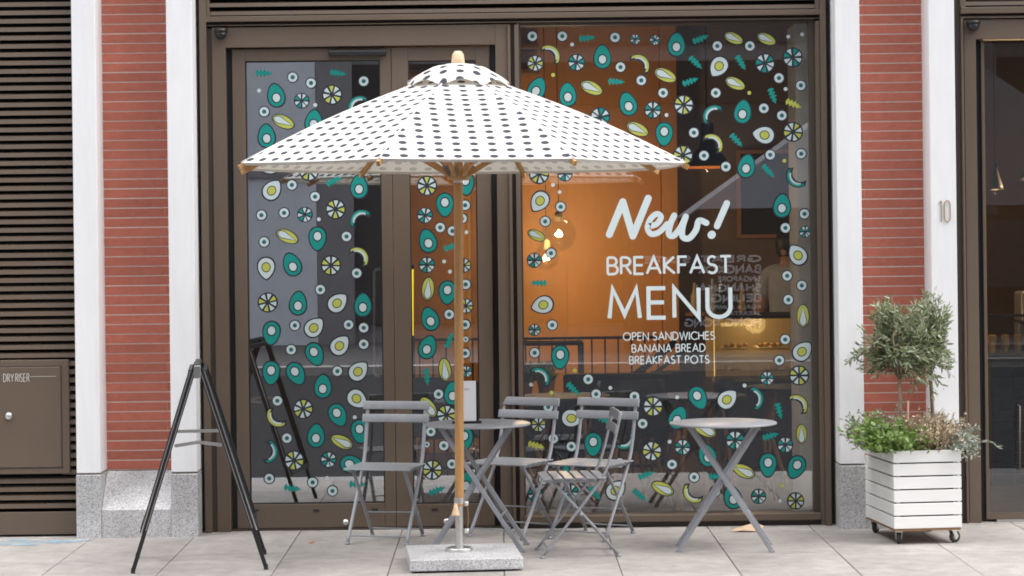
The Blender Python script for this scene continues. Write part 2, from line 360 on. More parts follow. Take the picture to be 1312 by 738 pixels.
# ------------------------------------------------------------------ stroke lettering (flat vinyl or raised)
def arc(cx, cy, rx, ry, a0, a1, n=10): return [(cx + rx * math.cos(R(a0 + (a1 - a0) * i / n)), cy + ry * math.sin(R(a0 + (a1 - a0) * i / n))) for i in range(n + 1)]
GL = {
 'A': (.78, [[(0, 0), (.39, 1), (.78, 0)], [(.14, .33), (.64, .33)]]),
 'B': (.56, [[(0, 0), (0, 1)], [(0, 1), (.28, 1)] + arc(.28, .76, .22, .24, 90, -90)[1:] + [(0, .52)], [(.25, .52), (.3, .52)] + arc(.30, .26, .26, .26, 90, -90)[1:] + [(0, 0)]]),
 'C': (.80, [arc(.5, .5, .5, .5, 45, 315, 18)]),
 'D': (.72, [[(0, 0), (0, 1)], [(0, 1), (.25, 1)] + arc(.25, .5, .47, .5, 90, -90, 14)[1:] + [(0, 0)]]),
 'E': (.50, [[(.5, 1), (0, 1), (0, 0), (.5, 0)], [(0, .52), (.46, .52)]]),
 'F': (.48, [[(.48, 1), (0, 1), (0, 0)], [(0, .52), (.44, .52)]]),
 'G': (.90, [arc(.5, .5, .5, .5, 45, 320, 18) + [(.88, .45), (.55, .45)]]),
 'H': (.68, [[(0, 0), (0, 1)], [(.68, 0), (.68, 1)], [(0, .52), (.68, .52)]]),
 'I': (.0, [[(0, 0), (0, 1)]]),
 'J': (.38, [[(.38, 1), (.38, .2)] + arc(.19, .2, .19, .2, 0, -160, 8)]),
 'K': (.60, [[(0, 0), (0, 1)], [(.56, 1), (.03, .5), (.60, 0)]]),
 'L': (.46, [[(0, 1), (0, 0), (.46, 0)]]),
 'M': (.90, [[(0, 0), (.10, 1), (.45, .12), (.80, 1), (.90, 0)]]),
 'N': (.72, [[(0, 0), (0, 1), (.72, 0), (.72, 1)]]),
 'O': (1.0, [arc(.5, .5, .5, .5, 0, 360, 26)]),
 'P': (.52, [[(0, 0), (0, 1)], [(0, 1), (.26, 1)] + arc(.26, .74, .26, .26, 90, -90)[1:] + [(0, .48)]]),
 'R': (.56, [[(0, 0), (0, 1)], [(0, 1), (.26, 1)] + arc(.26, .75, .25, .25, 90, -90)[1:] + [(0, .5)], [(.26, .5), (.56, 0)]]),
 'S': (.52, [arc(.26, .75, .23, .25, 40, 270, 12) + arc(.26, .25, .26, .25, 90, -145, 12)[1:]]),
 'T': (.60, [[(0, 1), (.60, 1)], [(.3, 1), (.3, 0)]]),
 'U': (.68, [[(0, 1), (0, .34)] + arc(.34, .34, .34, .34, 180, 360, 14)[1:] + [(.68, 1)]]),
 'W': (1.1, [[(0, 1), (.28, 0), (.55, 1), (.82, 0), (1.1, 1)]]),
 'Y': (.70, [[(0, 1), (.35, .48), (.70, 1)], [(.35, .48), (.35, 0)]]),
 '1': (.2, [[(0, .85), (.18, 1), (.18, 0)]]),
 '0': (.42, [[(0, .2)] + arc(.21, .2, .21, .2, 180, 360, 8)[1:] + [(.42, .8)] + arc(.21, .8, .21, .2, 0, 180, 8)[1:] + [(0, .2)]]),
}
RB = [0]
def ribbon(mb, pts, w_, y, m=0, rnd=False, depth=0):
    RB[0] = (RB[0] + 1) % 8; y = y - .0003 * RB[0]
    pts = [Vector((p[0], p[1])) for p in pts]; n = len(pts); Lp = []; Rp = []
    closed = (pts[0] - pts[-1]).length < 1e-4
    for i, p in enumerate(pts):
        pa = pts[i - 1] if i else (pts[-2] if closed else None); pb = pts[i + 1] if i < n - 1 else (pts[1] if closed else None)
        d1 = (p - pa).normalized() if pa is not None else (pb - p).normalized()
        d2 = (pb - p).normalized() if pb is not None else d1
        t = (d1 + d2); t = t.normalized() if t.length > .2 else d1
        nn = Vector((-t.y, t.x)); c = max(.38, abs(nn.dot(Vector((-d1.y, d1.x)))))
        Lp.append(p + nn * (w_ / 2 / c)); Rp.append(p - nn * (w_ / 2 / c))
    for i in range(n - 1):
        q = [(Lp[i].x, y, Lp[i].y), (Lp[i + 1].x, y, Lp[i + 1].y), (Rp[i + 1].x, y, Rp[i + 1].y), (Rp[i].x, y, Rp[i].y)]
        mb.quad(q, m)
    if rnd:
        for ip, p in enumerate(pts if n < 4 else (pts[0], pts[-1])):
            mb.quad([(p.x + w_ / 2 * math.cos(2 * math.pi * k / 14), y - .00003 * (ip + 1), p.y + w_ / 2 * math.sin(2 * math.pi * k / 14)) for k in range(14)], m)
def text_strokes(s, x0, x1, z0, z1, gap=.22, space=.5, cond=1.0):
    adv = []; x = 0
    for ch in s:
        if ch == ' ': x += space; continue
        wd, st = GL[ch]; adv.append((x, st)); x += wd * cond + gap
    tot = x - gap; out = []; k = (x1 - x0) / tot
    for ax, st in adv:
        for pl in st: out.append([(x0 + (ax + p[0] * cond) * k, z0 + p[1] * (z1 - z0)) for p in pl])
    return out
def lettering(name, s, px0, px1, py0, py1, Y, stroke_px, m, parent, gap=.22, space=.5):
    mid = (py0 + py1) / 2; xm = (px0 + px1) / 2
    x0, x1 = wx(px0, mid, Y), wx(px1, mid, Y); z0, z1 = wz(xm, py1, Y), wz(xm, py0, Y)
    sw = stroke_px * (CAMD + Y) / F
    mb = MB()
    for pl in text_strokes(s, x0 + sw / 2, x1 - sw / 2, z0 + sw / 2, z1 - sw / 2, gap, space): ribbon(mb, pl, sw, Y, m=0)
    return mb.build(name, m, parent, fix=False)

# ================================================================== GROUND
YG = .27                                     # glass plane
pv = struct(MB().box(-16, 16, -2.55, .30, -.30, -.012).build('pavement', M['joint']))
SL = .614
rows = [(.30, .175), (.17, -1.03), (-1.036, -2.545)]
for ri, (ya, yb) in enumerate(rows):
    sm = MB().box(.002, SL - .002, yb + .002, ya - .002, -.05, 0).mesh('paving_slab', M['slab'])
    for k in range(-10, 10):
        o = link_obj('paving_slab', sm, pv, (k * SL + .004, 0, random.uniform(-.0012, .0012)))
        md = o.modifiers.new('bevel', 'BEVEL'); md.width = .003; md.segments = 1
# near slabs left as a sheet further out
struct(MB().box(-16, -10 * SL, -2.55, .30, -.012, -.001).box(10 * SL + .01, 16, -2.55, .30, -.012, -.001).build('pavement_sheet', M['slab']))
struct(MB().box(-30, 30, -2.85, -2.55, -.3, 0).build('kerb', M['kerb'], bevel=.01))
struct(MB().box(-60, 60, -17.5, -2.85, -.3, -.12).build('road', M['asphalt']))
struct(MB().box(-60, 60, -17.8, -17.5, -.3, 0).build('kerb', M['kerb'], bevel=.01))
struct(MB().box(-60, 60, -60, -17.8, -.3, -.002).build('pavement_opposite', M['opp_pave']))
struct(MB().quad([(-250, -250, -.32), (250, -250, -.32), (250, 250, -.32), (-250, 250, -.32)]).build('ground', M['asphalt']))
# faded blue spray-paint on the slabs
mb = MB(); c = at(42, 695, -.17); c.z = 0
ps = []
for i in range(40):
    a_ = 2 * math.pi * i / 40; r_ = 1 + .25 * math.sin(3 * a_ + 1) + .15 * math.sin(7 * a_)
    ps.append((c.x + .28 * r_ * math.cos(a_), -.16 + .13 * r_ * math.sin(a_), .0025))
mb.quad(ps); o = mb.build('spray_paint_mark', M['chalk'], pv, fix=False)

# ================================================================== FACADE
X1L, X1R = wx(91.5, 60, 0), wx(122, 60, 0)
X2L, X2R = wx(213, 60, 0), wx(246, 60, 0)
X3L, X3R = wx(1070, 60, 0), wx(1101.5, 60, 0)
X4L, X4R = wx(1190, 60, 0), wx(1223, 60, 0)
ZP = .381                                     # top of the granite plinths
ZT = 4.3
def pilaster(xl, xr, label):
    t = thing('stone_pilaster', label, 'pilaster', ((xl + xr) / 2, .1, 0), group='white pilasters of the shop front')
    MB().box(xl, xr, 0, .34, ZP + .006, ZT).build('shaft', M['white'], t, bevel=.004)
    MB().box(xl - .001, xr + .001, .012, .34, ZP - .006, ZP + .007).build('shadow_joint', M['joint'], t)
    MB().box(xl - .003, xr + .003, -.008, .34, -.02, ZP - .005).build('plinth', M['granite'], t, bevel=.004)
pilaster(X1L, X1R, 'white stone pilaster between the louvred panel and the red brick')
pilaster(X2L, X2R, 'white stone pilaster between red brick and the bronze double door frame')
pilaster(X3L, X3R, 'white stone pilaster between the big shop window and red brick')
pilaster(X4L, X4R, 'white stone pilaster carrying the number 10')

CO = .0587                                    # brick course
def brick_pier(xl, xr, label, phase):
    t = thing('brick_pier', label, 'brick wall', ((xl + xr) / 2, .28, 0))
    MB().box(xl, xr, .2335, .34, ZP, ZT).build('mortar_bed', M['mortar'], t)
    xa, xb = xl + .002, xr - .002
    cut = (.028, .052)
    meshes = {}
    n = int((ZT - ZP) / CO)
    for k in range(n):
        z0 = ZP + .004 + k * CO
        c_ = cut[k % 2] if phase else (xb - xa) - cut[(k + 1) % 2]
        for (u, v_) in ((xa, xa + c_ - .0009), (xa + c_ + .0009, xb)):
            key = (round(u, 4), round(v_, 4))
            if key not in meshes: meshes[key] = MB().box(u - t.location.x, v_ - t.location.x, -.049, -.03, 0, CO - .0072).mesh('brick', M['brick'])
            o = link_obj('brick', meshes[key], t, (0, random.uniform(-.0012, .0012), z0))
    # granite plinth with its weathered slope
    MB().prism_x([(-.0, -.02), (.0, .165), (.215, ZP - .004), (.34, ZP - .004), (.34, -.02)], xl + .004, xr - .004).build('plinth', M['granite'], t, bevel=.003)
    return t
brick_pier(X1R, X2L, 'red brick strip beside the louvred panel', False)
brick_pier(X3R, X4L, 'red brick strip behind the olive tree planter', True)

# ---- louvred panel at the left
LY = .10
lx0, lx1 = -5.2, X1L - .002
lv = thing('louvre_panel', 'brown metal louvre wall panel beside the white pilaster', 'louvre', ((lx0 + lx1) / 2, LY, 0))
MB().box(lx0, lx1, LY + .10, LY + .14, 0, ZT).build('backing', M['void'], lv)
kz0, kz1 = .012, wz(45, 656, LY)
MB().box(lx0, lx1, LY, LY + .08, kz0, kz1).build('kick_plate', M['bronze'], lv, bevel=.003)
PIT = .0502
cz0, cz1 = wz(45, 607, LY), wz(45, 461, LY); cx1 = wx(88.5, 530, LY - .02)
full = MB().prism_x([(0, 0), (.003, .025), (.04, .034), (.04, .030), (.006, .0)], lx0 - lv.location.x, lx1 - lv.location.x).mesh('slat', M['bronze'])
short = MB().prism_x([(0, 0), (.003, .025), (.04, .034), (.04, .030), (.006, .0)], cx1 - .05 - lv.location.x, lx1 - lv.location.x).mesh('slat', M['bronze'])
z = kz1 + .022
while z < 3.45:
    link_obj('slat', short if cz0 - .03 < z < cz1 + .0 else full, lv, (0, .004, z)); z += PIT
dr = thing('riser_cabinet', 'brown metal dry riser cabinet set into the louvres', 'cabinet', ((lx0 + cx1) / 2, LY - .02, 0))
dx0 = -3.72
dr.location.x = (dx0 + cx1) / 2; dr.location.z = cz0
MB().box(dx0, cx1, LY - .016, LY + .09, cz0, cz1).build('frame', M['bronze'], dr, bevel=.004)
ix1 = wx(79, 530, LY); iz0, iz1 = wz(45, 598.5, LY), wz(45, 470, LY)
MB().box(dx0 + .045, ix1, LY - .022, LY - .01, iz0, iz1).build('door', M['bronze'], dr, bevel=.004)
fr = MB(); th = .006
fr.box(dx0 + .038, ix1 + .006, LY - .0185, LY - .010, iz1 + .001, iz1 + th); fr.box(ix1 + .001, ix1 + th, LY - .0185, LY - .01, iz0 - th, iz1 + th); fr.box(dx0 + .038, ix1 + .006, LY - .0185, LY - .010, iz0 - th, iz0 - .001)
fr.build('shadow_gap', M['bronze_d'], dr)
p = at(11.5, 533, LY - .022)
MB().lathe([(.0, -.014), (.017, -.012), (.022, -.006), (.022, .004)], (p.x, LY - .024, p.z), 20, axis='Y').build('lock', M['steel'], dr, smooth=True)
# 'DRY RISER' squeezed capitals
mb = MB(); Yl = LY - .0232; sc_ = (CAMD + Yl) / F
for s_, a0, a1 in (('DRY', 4.5, 17.5), ('RISER', 20, 37.5)):
    for pl in text_strokes(s_, wx(a0, 484, Yl), wx(a1, 484, Yl), wz(20, 489, Yl), wz(20, 479, Yl), .3): ribbon(mb, pl, .9 * sc_, Yl)
mb.build('lettering', M['etch'], dr, fix=False)
mb = MB(); ribbon(mb, [(wx(39, 482.5, Yl), wz(39, 482.5, Yl)), (wx(72, 482.5, Yl), wz(39, 482.5, Yl))], .5 * sc_, Yl); mb.build('etched_line', M['etch'], dr, fix=False)

# ---- bronze frame of the main bay
xb0, xb1 = X2R, X3L
def V(x): return wx(x, 60, .2)
ztop_glass = wz(850, 30, YG)                        # window glass top
bay = thing('bay_frame', 'bronze metal frame round the double doors and the big window', 'door frame', ((xb0 + xb1) / 2, .2, 0))
f = MB()
xa, xb_, xc, xd, xe = V(256), V(265), V(271), V(288.5), V(295.5)
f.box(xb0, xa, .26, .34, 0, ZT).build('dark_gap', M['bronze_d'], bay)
MB().box(xa, xb_, .17, .34, 0, 3.7).build('jamb', M['bronze'], bay, bevel=.004)
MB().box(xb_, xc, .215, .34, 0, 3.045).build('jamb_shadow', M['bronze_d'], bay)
zh0, zh1 = wz(450, 60, .25), wz(450, 33, .2)         # header above the doors
MB().box(xc, xd, .205, .34, 0, zh1).build('jamb', M['bronze'], bay, bevel=.003)
MB().box(xd, xe, .275, .34, 0, zh0).build('gasket', M['gasket'], bay)
g0, g1, g2, g3 = V(627), V(634.5), V(650), V(664.5)
MB().box(xd, g1, .206, .34, zh0, zh1 - .001).build('header', M['bronze'], bay, bevel=.003)
MB().box(g0, g1, .275, .34, 0, zh0).build('gasket', M['gasket'], bay)
MB().box(g1, g2, .205, .34, 0, zh1).build('jamb', M['bronze'], bay, bevel=.003)
m_ = MB(); gw = g3 - g2
MB().box(g2, g2 + gw * .27, .19, .34, 0, 3.045).build('mullion', M['bronze'], bay, bevel=.003)
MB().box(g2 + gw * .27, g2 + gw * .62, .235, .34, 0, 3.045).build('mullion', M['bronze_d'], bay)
MB().box(g2 + gw * .62, g3, .19, .34, 0, 3.045).build('mullion', M['bronze'], bay, bevel=.003)
h0, h1, h2 = V(1044.5), V(1057.5), V(1063)
MB().box(h0, h0 + .026, .185, .34, 0, 3.045).build('jamb', M['bronze'], bay, bevel=.003)
MB().box(h0 + .0265, h1, .165, .34, 0, 3.7).build('jamb', M['bronze'], bay, bevel=.004)
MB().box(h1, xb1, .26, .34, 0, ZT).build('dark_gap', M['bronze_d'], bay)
# rails across the top
zr = [wz(656, y, .2) for y in (31.5, 27.5, 24.0, 17.0)]
MB().box(xb_, h0 + .026, .192, .34, zr[0] + .012, zr[1]).build('rail', M['bronze'], bay, bevel=.002)
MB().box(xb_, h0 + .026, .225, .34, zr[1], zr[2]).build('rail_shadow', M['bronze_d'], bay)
MB().box(xa, h1, .172, .34, zr[2], zr[3]).build('rail', M['bronze'], bay, bevel=.003)
# window sill members
zs0, zs1, zs2 = wz(850, 674, .2), wz(850, 668, .2), wz(850, 659.5, .2)
MB().box(g3, h0, .215, .34, 0, zs1).build('sill_base', M['bronze_d'], bay)
MB().box(g3, h0, .18, .34, zs1, zs2).build('sill', M['bronze'], bay, bevel=.003)
# threshold under the doors
MB().box(xc, g2, .24, .40, 0, .012).build('threshold', M['bronze_d'], bay)

# ---- grille above the bay
gr = thing('transom_grille', 'brown louvre grille above the doors and window', 'louvre', ((xb0 + xb1) / 2, .25, 3.1))
gz0 = zr[3]
sm_ = MB().prism_x([(0, 0), (.003, .022), (.04, .032), (.04, .028), (.006, .0)], xb_ + .02 - gr.location.x, h0 - gr.location.x).mesh('slat', M['bronze'])
for k in range(11): link_obj('slat', sm_, gr, (0, -.055, gz0 - 3.1 + .008 + k * .0505))
MB().box(xb_, h1, .30, .34, gz0, 3.75).build('backing', M['void'], gr)
MB().box(xb_, xb_ + .02, .18, .34, gz0, 3.7).build('frame', M['bronze'], gr, bevel=.003)
MB().box(h0, h0 + .026, .18, .34, gz0, 3.7).build('frame', M['bronze'], gr, bevel=.003)

# ---- upper wall, out of the picture
uw = tag(MB().box(-16, 16, .30, 9, 4.3, 10.5).box(-16, -5.2, .12, 9, 0, 4.3).box(6.56, 16, .12, 9, 0, 4.3).box(-5.2, 6.56, .12, 9, 3.91, 4.3).build('upper_wall', M['white']), 'pale stone wall above the shop front', 'wall')

# ------------------------------------------------------------------ stickers
def ell(w_, h_, tipk, n=28, k=1.0, pointed=False):
    pts = []
    for i in range(n):
        t = 2 * math.pi * i / n
        if pointed:
            x = .5 * w_ * 1.12 * math.sin(t) * abs(math.sin(t / 2)) ** .5; z_ = .5 * h_ * math.cos(t)
        else: x = .5 * w_ * math.sin(t) * (1 - tipk * math.cos(t)); z_ = .5 * h_ * math.cos(t)
        pts.append((x * k, z_ * k))
    return pts
def flat(mb, pts, lay, m): mb.quad([(x, -.0004 * lay, z_) for x, z_ in pts], m)
def circ(r, cx=0, cz=0, n=20, sq=1.0): return [(cx + r * math.sin(2 * math.pi * i / n), cz + r * sq * math.cos(2 * math.pi * i / n)) for i in range(n)]
STM = ['vinyl_n', 'vinyl_t', 'vinyl_w', 'vinyl_y', 'vinyl_dt']
ST = {}
def stick(kind):
    if kind in ST: return ST[kind]
    mb = MB()                       # unit = pixels of the photograph at the glass plane (scaled later)
    if kind == 'A':
        flat(mb, ell(23.5, 32.5, .20), 0, 0); flat(mb, ell(20.2, 28.6, .20), 1, 1)
        flat(mb, circ(6.3, 0, -3.4, sq=1.12), 2, 0); flat(mb, circ(4.7, 0, -3.4, sq=1.15), 3, 2)
    elif kind == 'E':
        flat(mb, ell(25, 31, 0, pointed=True), 0, 0); flat(mb, ell(21.5, 26.8, 0, pointed=True), 1, 2)
        flat(mb, circ(6.0, 0, -1.6, sq=1.1), 2, 0); flat(mb, circ(4.9, 0, -1.6, sq=1.1), 3, 3)
    elif kind in 'WT':
        flat(mb, circ(13, n=28), 0, 0); c_ = 3 if kind == 'W' else 1
        for i in range(8):
            a0 = 45 * i + 8 + random.uniform(-3, 3); a1 = a0 + 31; am = (a0 + a1) / 2
            d = 2.8
            pts = [(d * math.sin(R(am)), d * math.cos(R(am)))] + [(11.2 * math.sin(R(a0 + (a1 - a0) * j / 4)), 11.2 * math.cos(R(a0 + (a1 - a0) * j / 4))) for j in range(5)]
            flat(mb, pts, 1, c_ if i in (1, 4, 6) else 2)
    elif kind == 'P':
        flat(mb, ell(17, 31, .05), 0, 0); flat(mb, ell(14.6, 28, .05), 1, 3)
        flat(mb, [(0, 13.6), (5.2, -6), (3.8, -11.6), (0, -13.2), (-3.8, -11.6), (-5.2, -6)], 2, 0)
        flat(mb, [(0, 12), (4.2, -6), (3, -10.6), (0, -12.4), (-3, -10.6), (-4.2, -6)], 3, 2)
    elif kind in 'BC':
        def cres(ro, ri, off, e0, e1, n=14):
            o_ = [(ro * math.cos(R(e0 + (e1 - e0) * i / n)) - 5, ro * math.sin(R(e0 + (e1 - e0) * i / n)) - 5) for i in range(n + 1)]
            i_ = [(ri * math.cos(R(e0 + (e1 - e0) * i / n)) - 5 - off, ri * math.sin(R(e0 + (e1 - e0) * i / n)) - 5 - off) for i in range(n + 1)]
            return list(zip(o_, i_))
        for lay, (ro, ri, of, e0, e1), c_ in ((0, (15.6, 11.3, 3.4, -38, 128), 0), (1, (14.4, 12.6, 1.6, -30, 120), 3 if kind == 'B' else 1), (1, (11.9, 10.6, 1.2, -14, 104), 2)):
            cs = cres(ro, ri, of, e0, e1)
            for q in range(len(cs) - 1): flat(mb, [cs[q][0], cs[q + 1][0], cs[q + 1][1], cs[q][1]], lay, c_)
    elif kind == 'D':
        flat(mb, circ(7.4), 0, 0); flat(mb, circ(6.0), 1, 2); flat(mb, circ(2.7, n=12), 2, 4)
    elif kind in 'SZ': flat(mb, circ(2.5, n=12), 0, 2 if kind == 'S' else 3)
    elif kind in 'LY':
        pts = []; n = 4
        for i in range(n + 1): pts += [(-9.5 + 18 * i / n, 1.3), (-9.5 + 18 * (i + .5) / n, 5.0 if i < n - 1 else 3.6)]
        pts = pts[:-1]; low = [(x, -z_) for x, z_ in reversed(pts)]
        flat(mb, pts + [(11.5, .6), (11.5, -.6)] + low, 0, 1 if kind == 'L' else 3)
    s_ = (CAMD + YG) / F
    mb.v = [(x * s_, y_, z_ * s_) for x, y_, z_ in mb.v]
    ST[kind] = mb.mesh('sticker', [M[k] for k in STM], fix=False); return ST[kind]
NAMES = {'A': 'avocado_sticker', 'E': 'egg_sticker', 'W': 'citrus_sticker', 'T': 'citrus_sticker', 'P': 'pistachio_sticker', 'B': 'banana_sticker', 'C': 'banana_sticker', 'D': 'ring_sticker', 'S': 'dot_sticker', 'Z': 'dot_sticker', 'L': 'leaf_sticker', 'Y': 'leaf_sticker'}
def stickers(parent, lst):
    base = Vector((0, 0, 0)); p = parent
    while p: base += p.location; p = p.parent
    for it in lst:
        k, x, y = it[:3]; rot = it[3] if len(it) > 3 else random.uniform(-14, 14); sc_ = it[4] if len(it) > 4 else 1
        if k in 'WT' and len(it) < 4: rot = random.choice((0, 90, 180, 270)) + random.uniform(-20, 20)
        o = link_obj(NAMES[k], stick(k), parent, at(x, y, YG - .0045) - base); o.rotation_euler = (0, R(rot), 0); o.scale = (sc_, 1, sc_)

# ------------------------------------------------------------------ door leaves
def drain(x, y, parent): p = at(x, y, .24); MB().box(p.x - .018, p.x + .018, .243, .262, p.z - .006, p.z + .006).build('drain_slot', M['gasket'], parent)
def leaf(name, label, sx0, gx0, gx1, sx1):
    a0, a1, b0, b1 = V(sx0), wx(gx0, 70, .25), wx(gx1, 70, .25), V(sx1)
    xm = (gx0 + gx1) / 2
    zg0, zg1 = wz(xm, 645.5, .25), wz(xm, 77.5, .25); zb = .014
    t = thing(name, label, 'door', ((a0 + b1) / 2, .27, zb))
    MB().box(a0, a1, .245, .31, zb, zh0 - .006).build('stile', M['bronze'], t, bevel=.003)
    MB().box(b0, b1, .245, .31, zb, zh0 - .006).build('stile', M['bronze'], t, bevel=.003)
    MB().box(a1, b0, .246, .31, zb, zg0).build('bottom_rail', M['bronze'], t, bevel=.003)
    MB().box(a1, b0, .246, .31, zg1, zh0 - .0065).build('top_rail', M['bronze'], t, bevel=.003)
    pn = MB().box(a1, b0, YG, YG + .006, zg0, zg1).build('pane', M['glass_door'], t)
    bd = MB(); e_ = .007
    bd.box(a1, a1 + e_, .256, YG - .0002, zg0, zg1); bd.box(b0 - e_, b0, .256, YG - .0002, zg0, zg1); bd.box(a1 + e_, b0 - e_, .256, YG - .0002, zg1 - e_, zg1); bd.box(a1 + e_, b0 - e_, .256, YG - .0002, zg0, zg0 + e_)
    bd.build('glazing_bead', M['gasket'], t)
    return t, pn
d1, pane1 = leaf('door_leaf', 'wide glass door leaf with black closer bar, beside the white pilaster', 295.8, 313.5, 486.5, 500)
d2, pane2 = leaf('door_leaf', 'narrow glass door leaf behind the parasol pole', 500.6, 522.6, 609, 626.8)
p0, p1 = at(421, 68.5, .22), at(495, 67.5, .22)
MB().box(p0.x, p1.x, .195, .246, p0.z - .018, p0.z + .018).build('closer', M['black'], d1, bevel=.012, seg=3)
hp = [at(486, 345, .36), at(481, 345.5, .40), at(479.5, 349, .40), at(479.5, 478, .40), at(481, 481, .40), at(486, 482, .36)]
MB().tube(hp, .009, 10).build('pull_handle', M['steel_w'], d1, smooth=True)
for x in (328, 405): drain(x, 654, d1)
drain(557, 653, d2); drain(480, 653, d1)
for x, y, d in ((443, 669, d1), (572, 668, d2)):
    p = at(x, y, .24); MB().lathe([(0, -.020), (.016, -.018), (.019, -.008), (.019, .004)], (p.x, .243, p.z), 18, axis='Y').build('lock', M['steel'], d, smooth=True)

stickers(pane1, [
 ('L',337,93.6,2),('D',375,99),('D',398.5,106.4),('L',432.5,93.6,10),('D',466,104),('A',353.5,122,-12),('T',386.5,129,0,.78),('W',425.5,121.3),
 ('C',456,133,-90),('D',338.5,143),('S',332,116),('S',404,134.5),('P',363,156,115),('A',402,155.6,5),('A',341.5,174,-3),('E',344.5,211,-100,1.1),('W',396,219),('E',349,243,38),
 ('D',374,237),('L',427,232,-25),('A',460,239,0),('D',403.7,252),('D',335,275.7),('D',364,272.7),('T',390.6,275,20,.78),('W',430,268),('C',459.5,278,-80),('S',408.5,281),
 ('P',368,303,115),('A',406.7,306,182),('D',444,303),('B',462,326.7,0),('D',338.4,310),('E',341,344,180),('A',374,338.6,-22),('W',424,340),('D',457,350),('D',410.5,371),
 ('W',343,387.5),('A',382,388.4,5),('E',433,387.5,48),('A',465,390.5,3),('D',377.8,417),('E',403,419,45),('D',446.6,416),('D',466,420),('A',347.7,427,185),('E',436,442,42),
 ('D',466,441),('D',373,448),('A',403.4,454,158),('A',347.3,478,183),('A',379.4,479,152),('D',432.3,475.5),('E',459.7,475,45),('A',413.7,494.8,3),('D',355.4,513.5),('E',458,511.6,130),
 ('W',388.4,524),('B',352,537,180),('A',433,532,155),('S',454.5,534.6),('D',367.6,561.4),('A',405,558,4),('P',438,566,-65),('A',461,553,175),('C',348,579.5,55),('W',377,590),
 ('T',421,589,30,.8),('A',451,595,100),('D',345,613),('D',400.6,618),('S',419,612.5),('D',426,629),('L',373.5,625.6,8),('L',457,620.6,2)])
stickers(pane2, [
 ('W',547,238),('A',570,262.7,180),('T',544.5,276,10,.8),('A',596.6,235,175),('D',596,263),('D',564,291.5),('D',592,280),('D',579.7,296),('A',548,308.4,-15),('L',578,316,-20),('S',597.6,297.5),
 ('T',547,339.4,0,.82),('S',569,335),('S',576.5,348),('W',594.5,340,0,.72),('P',548.4,370,5),('D',596.6,364.4),('A',573.3,375,183),('W',597,392,40,.75),('D',575.5,402.8),('A',550.8,408.4,-18),
 ('D',596,416),('L',575.5,436.5,-68),('A',548,444.6,20),('D',596.6,434.8,0,.6),('D',596,452.7),('T',597.5,476,0,.58),('P',570,473.6,-6),('L',546.8,481.8,85),('D',561.8,505),('A',580,504,0),
 ('P',548.8,521.4,-35),('W',572,531.5),('D',552,553),('D',547,569.5,0,.6),('D',568.6,571),('A',595,562,180),('D',579,594.5),('W',554,602),('A',597.5,619,10),('L',559,628.7,-20),
 ('A',547,110,0),('D',575,98)])

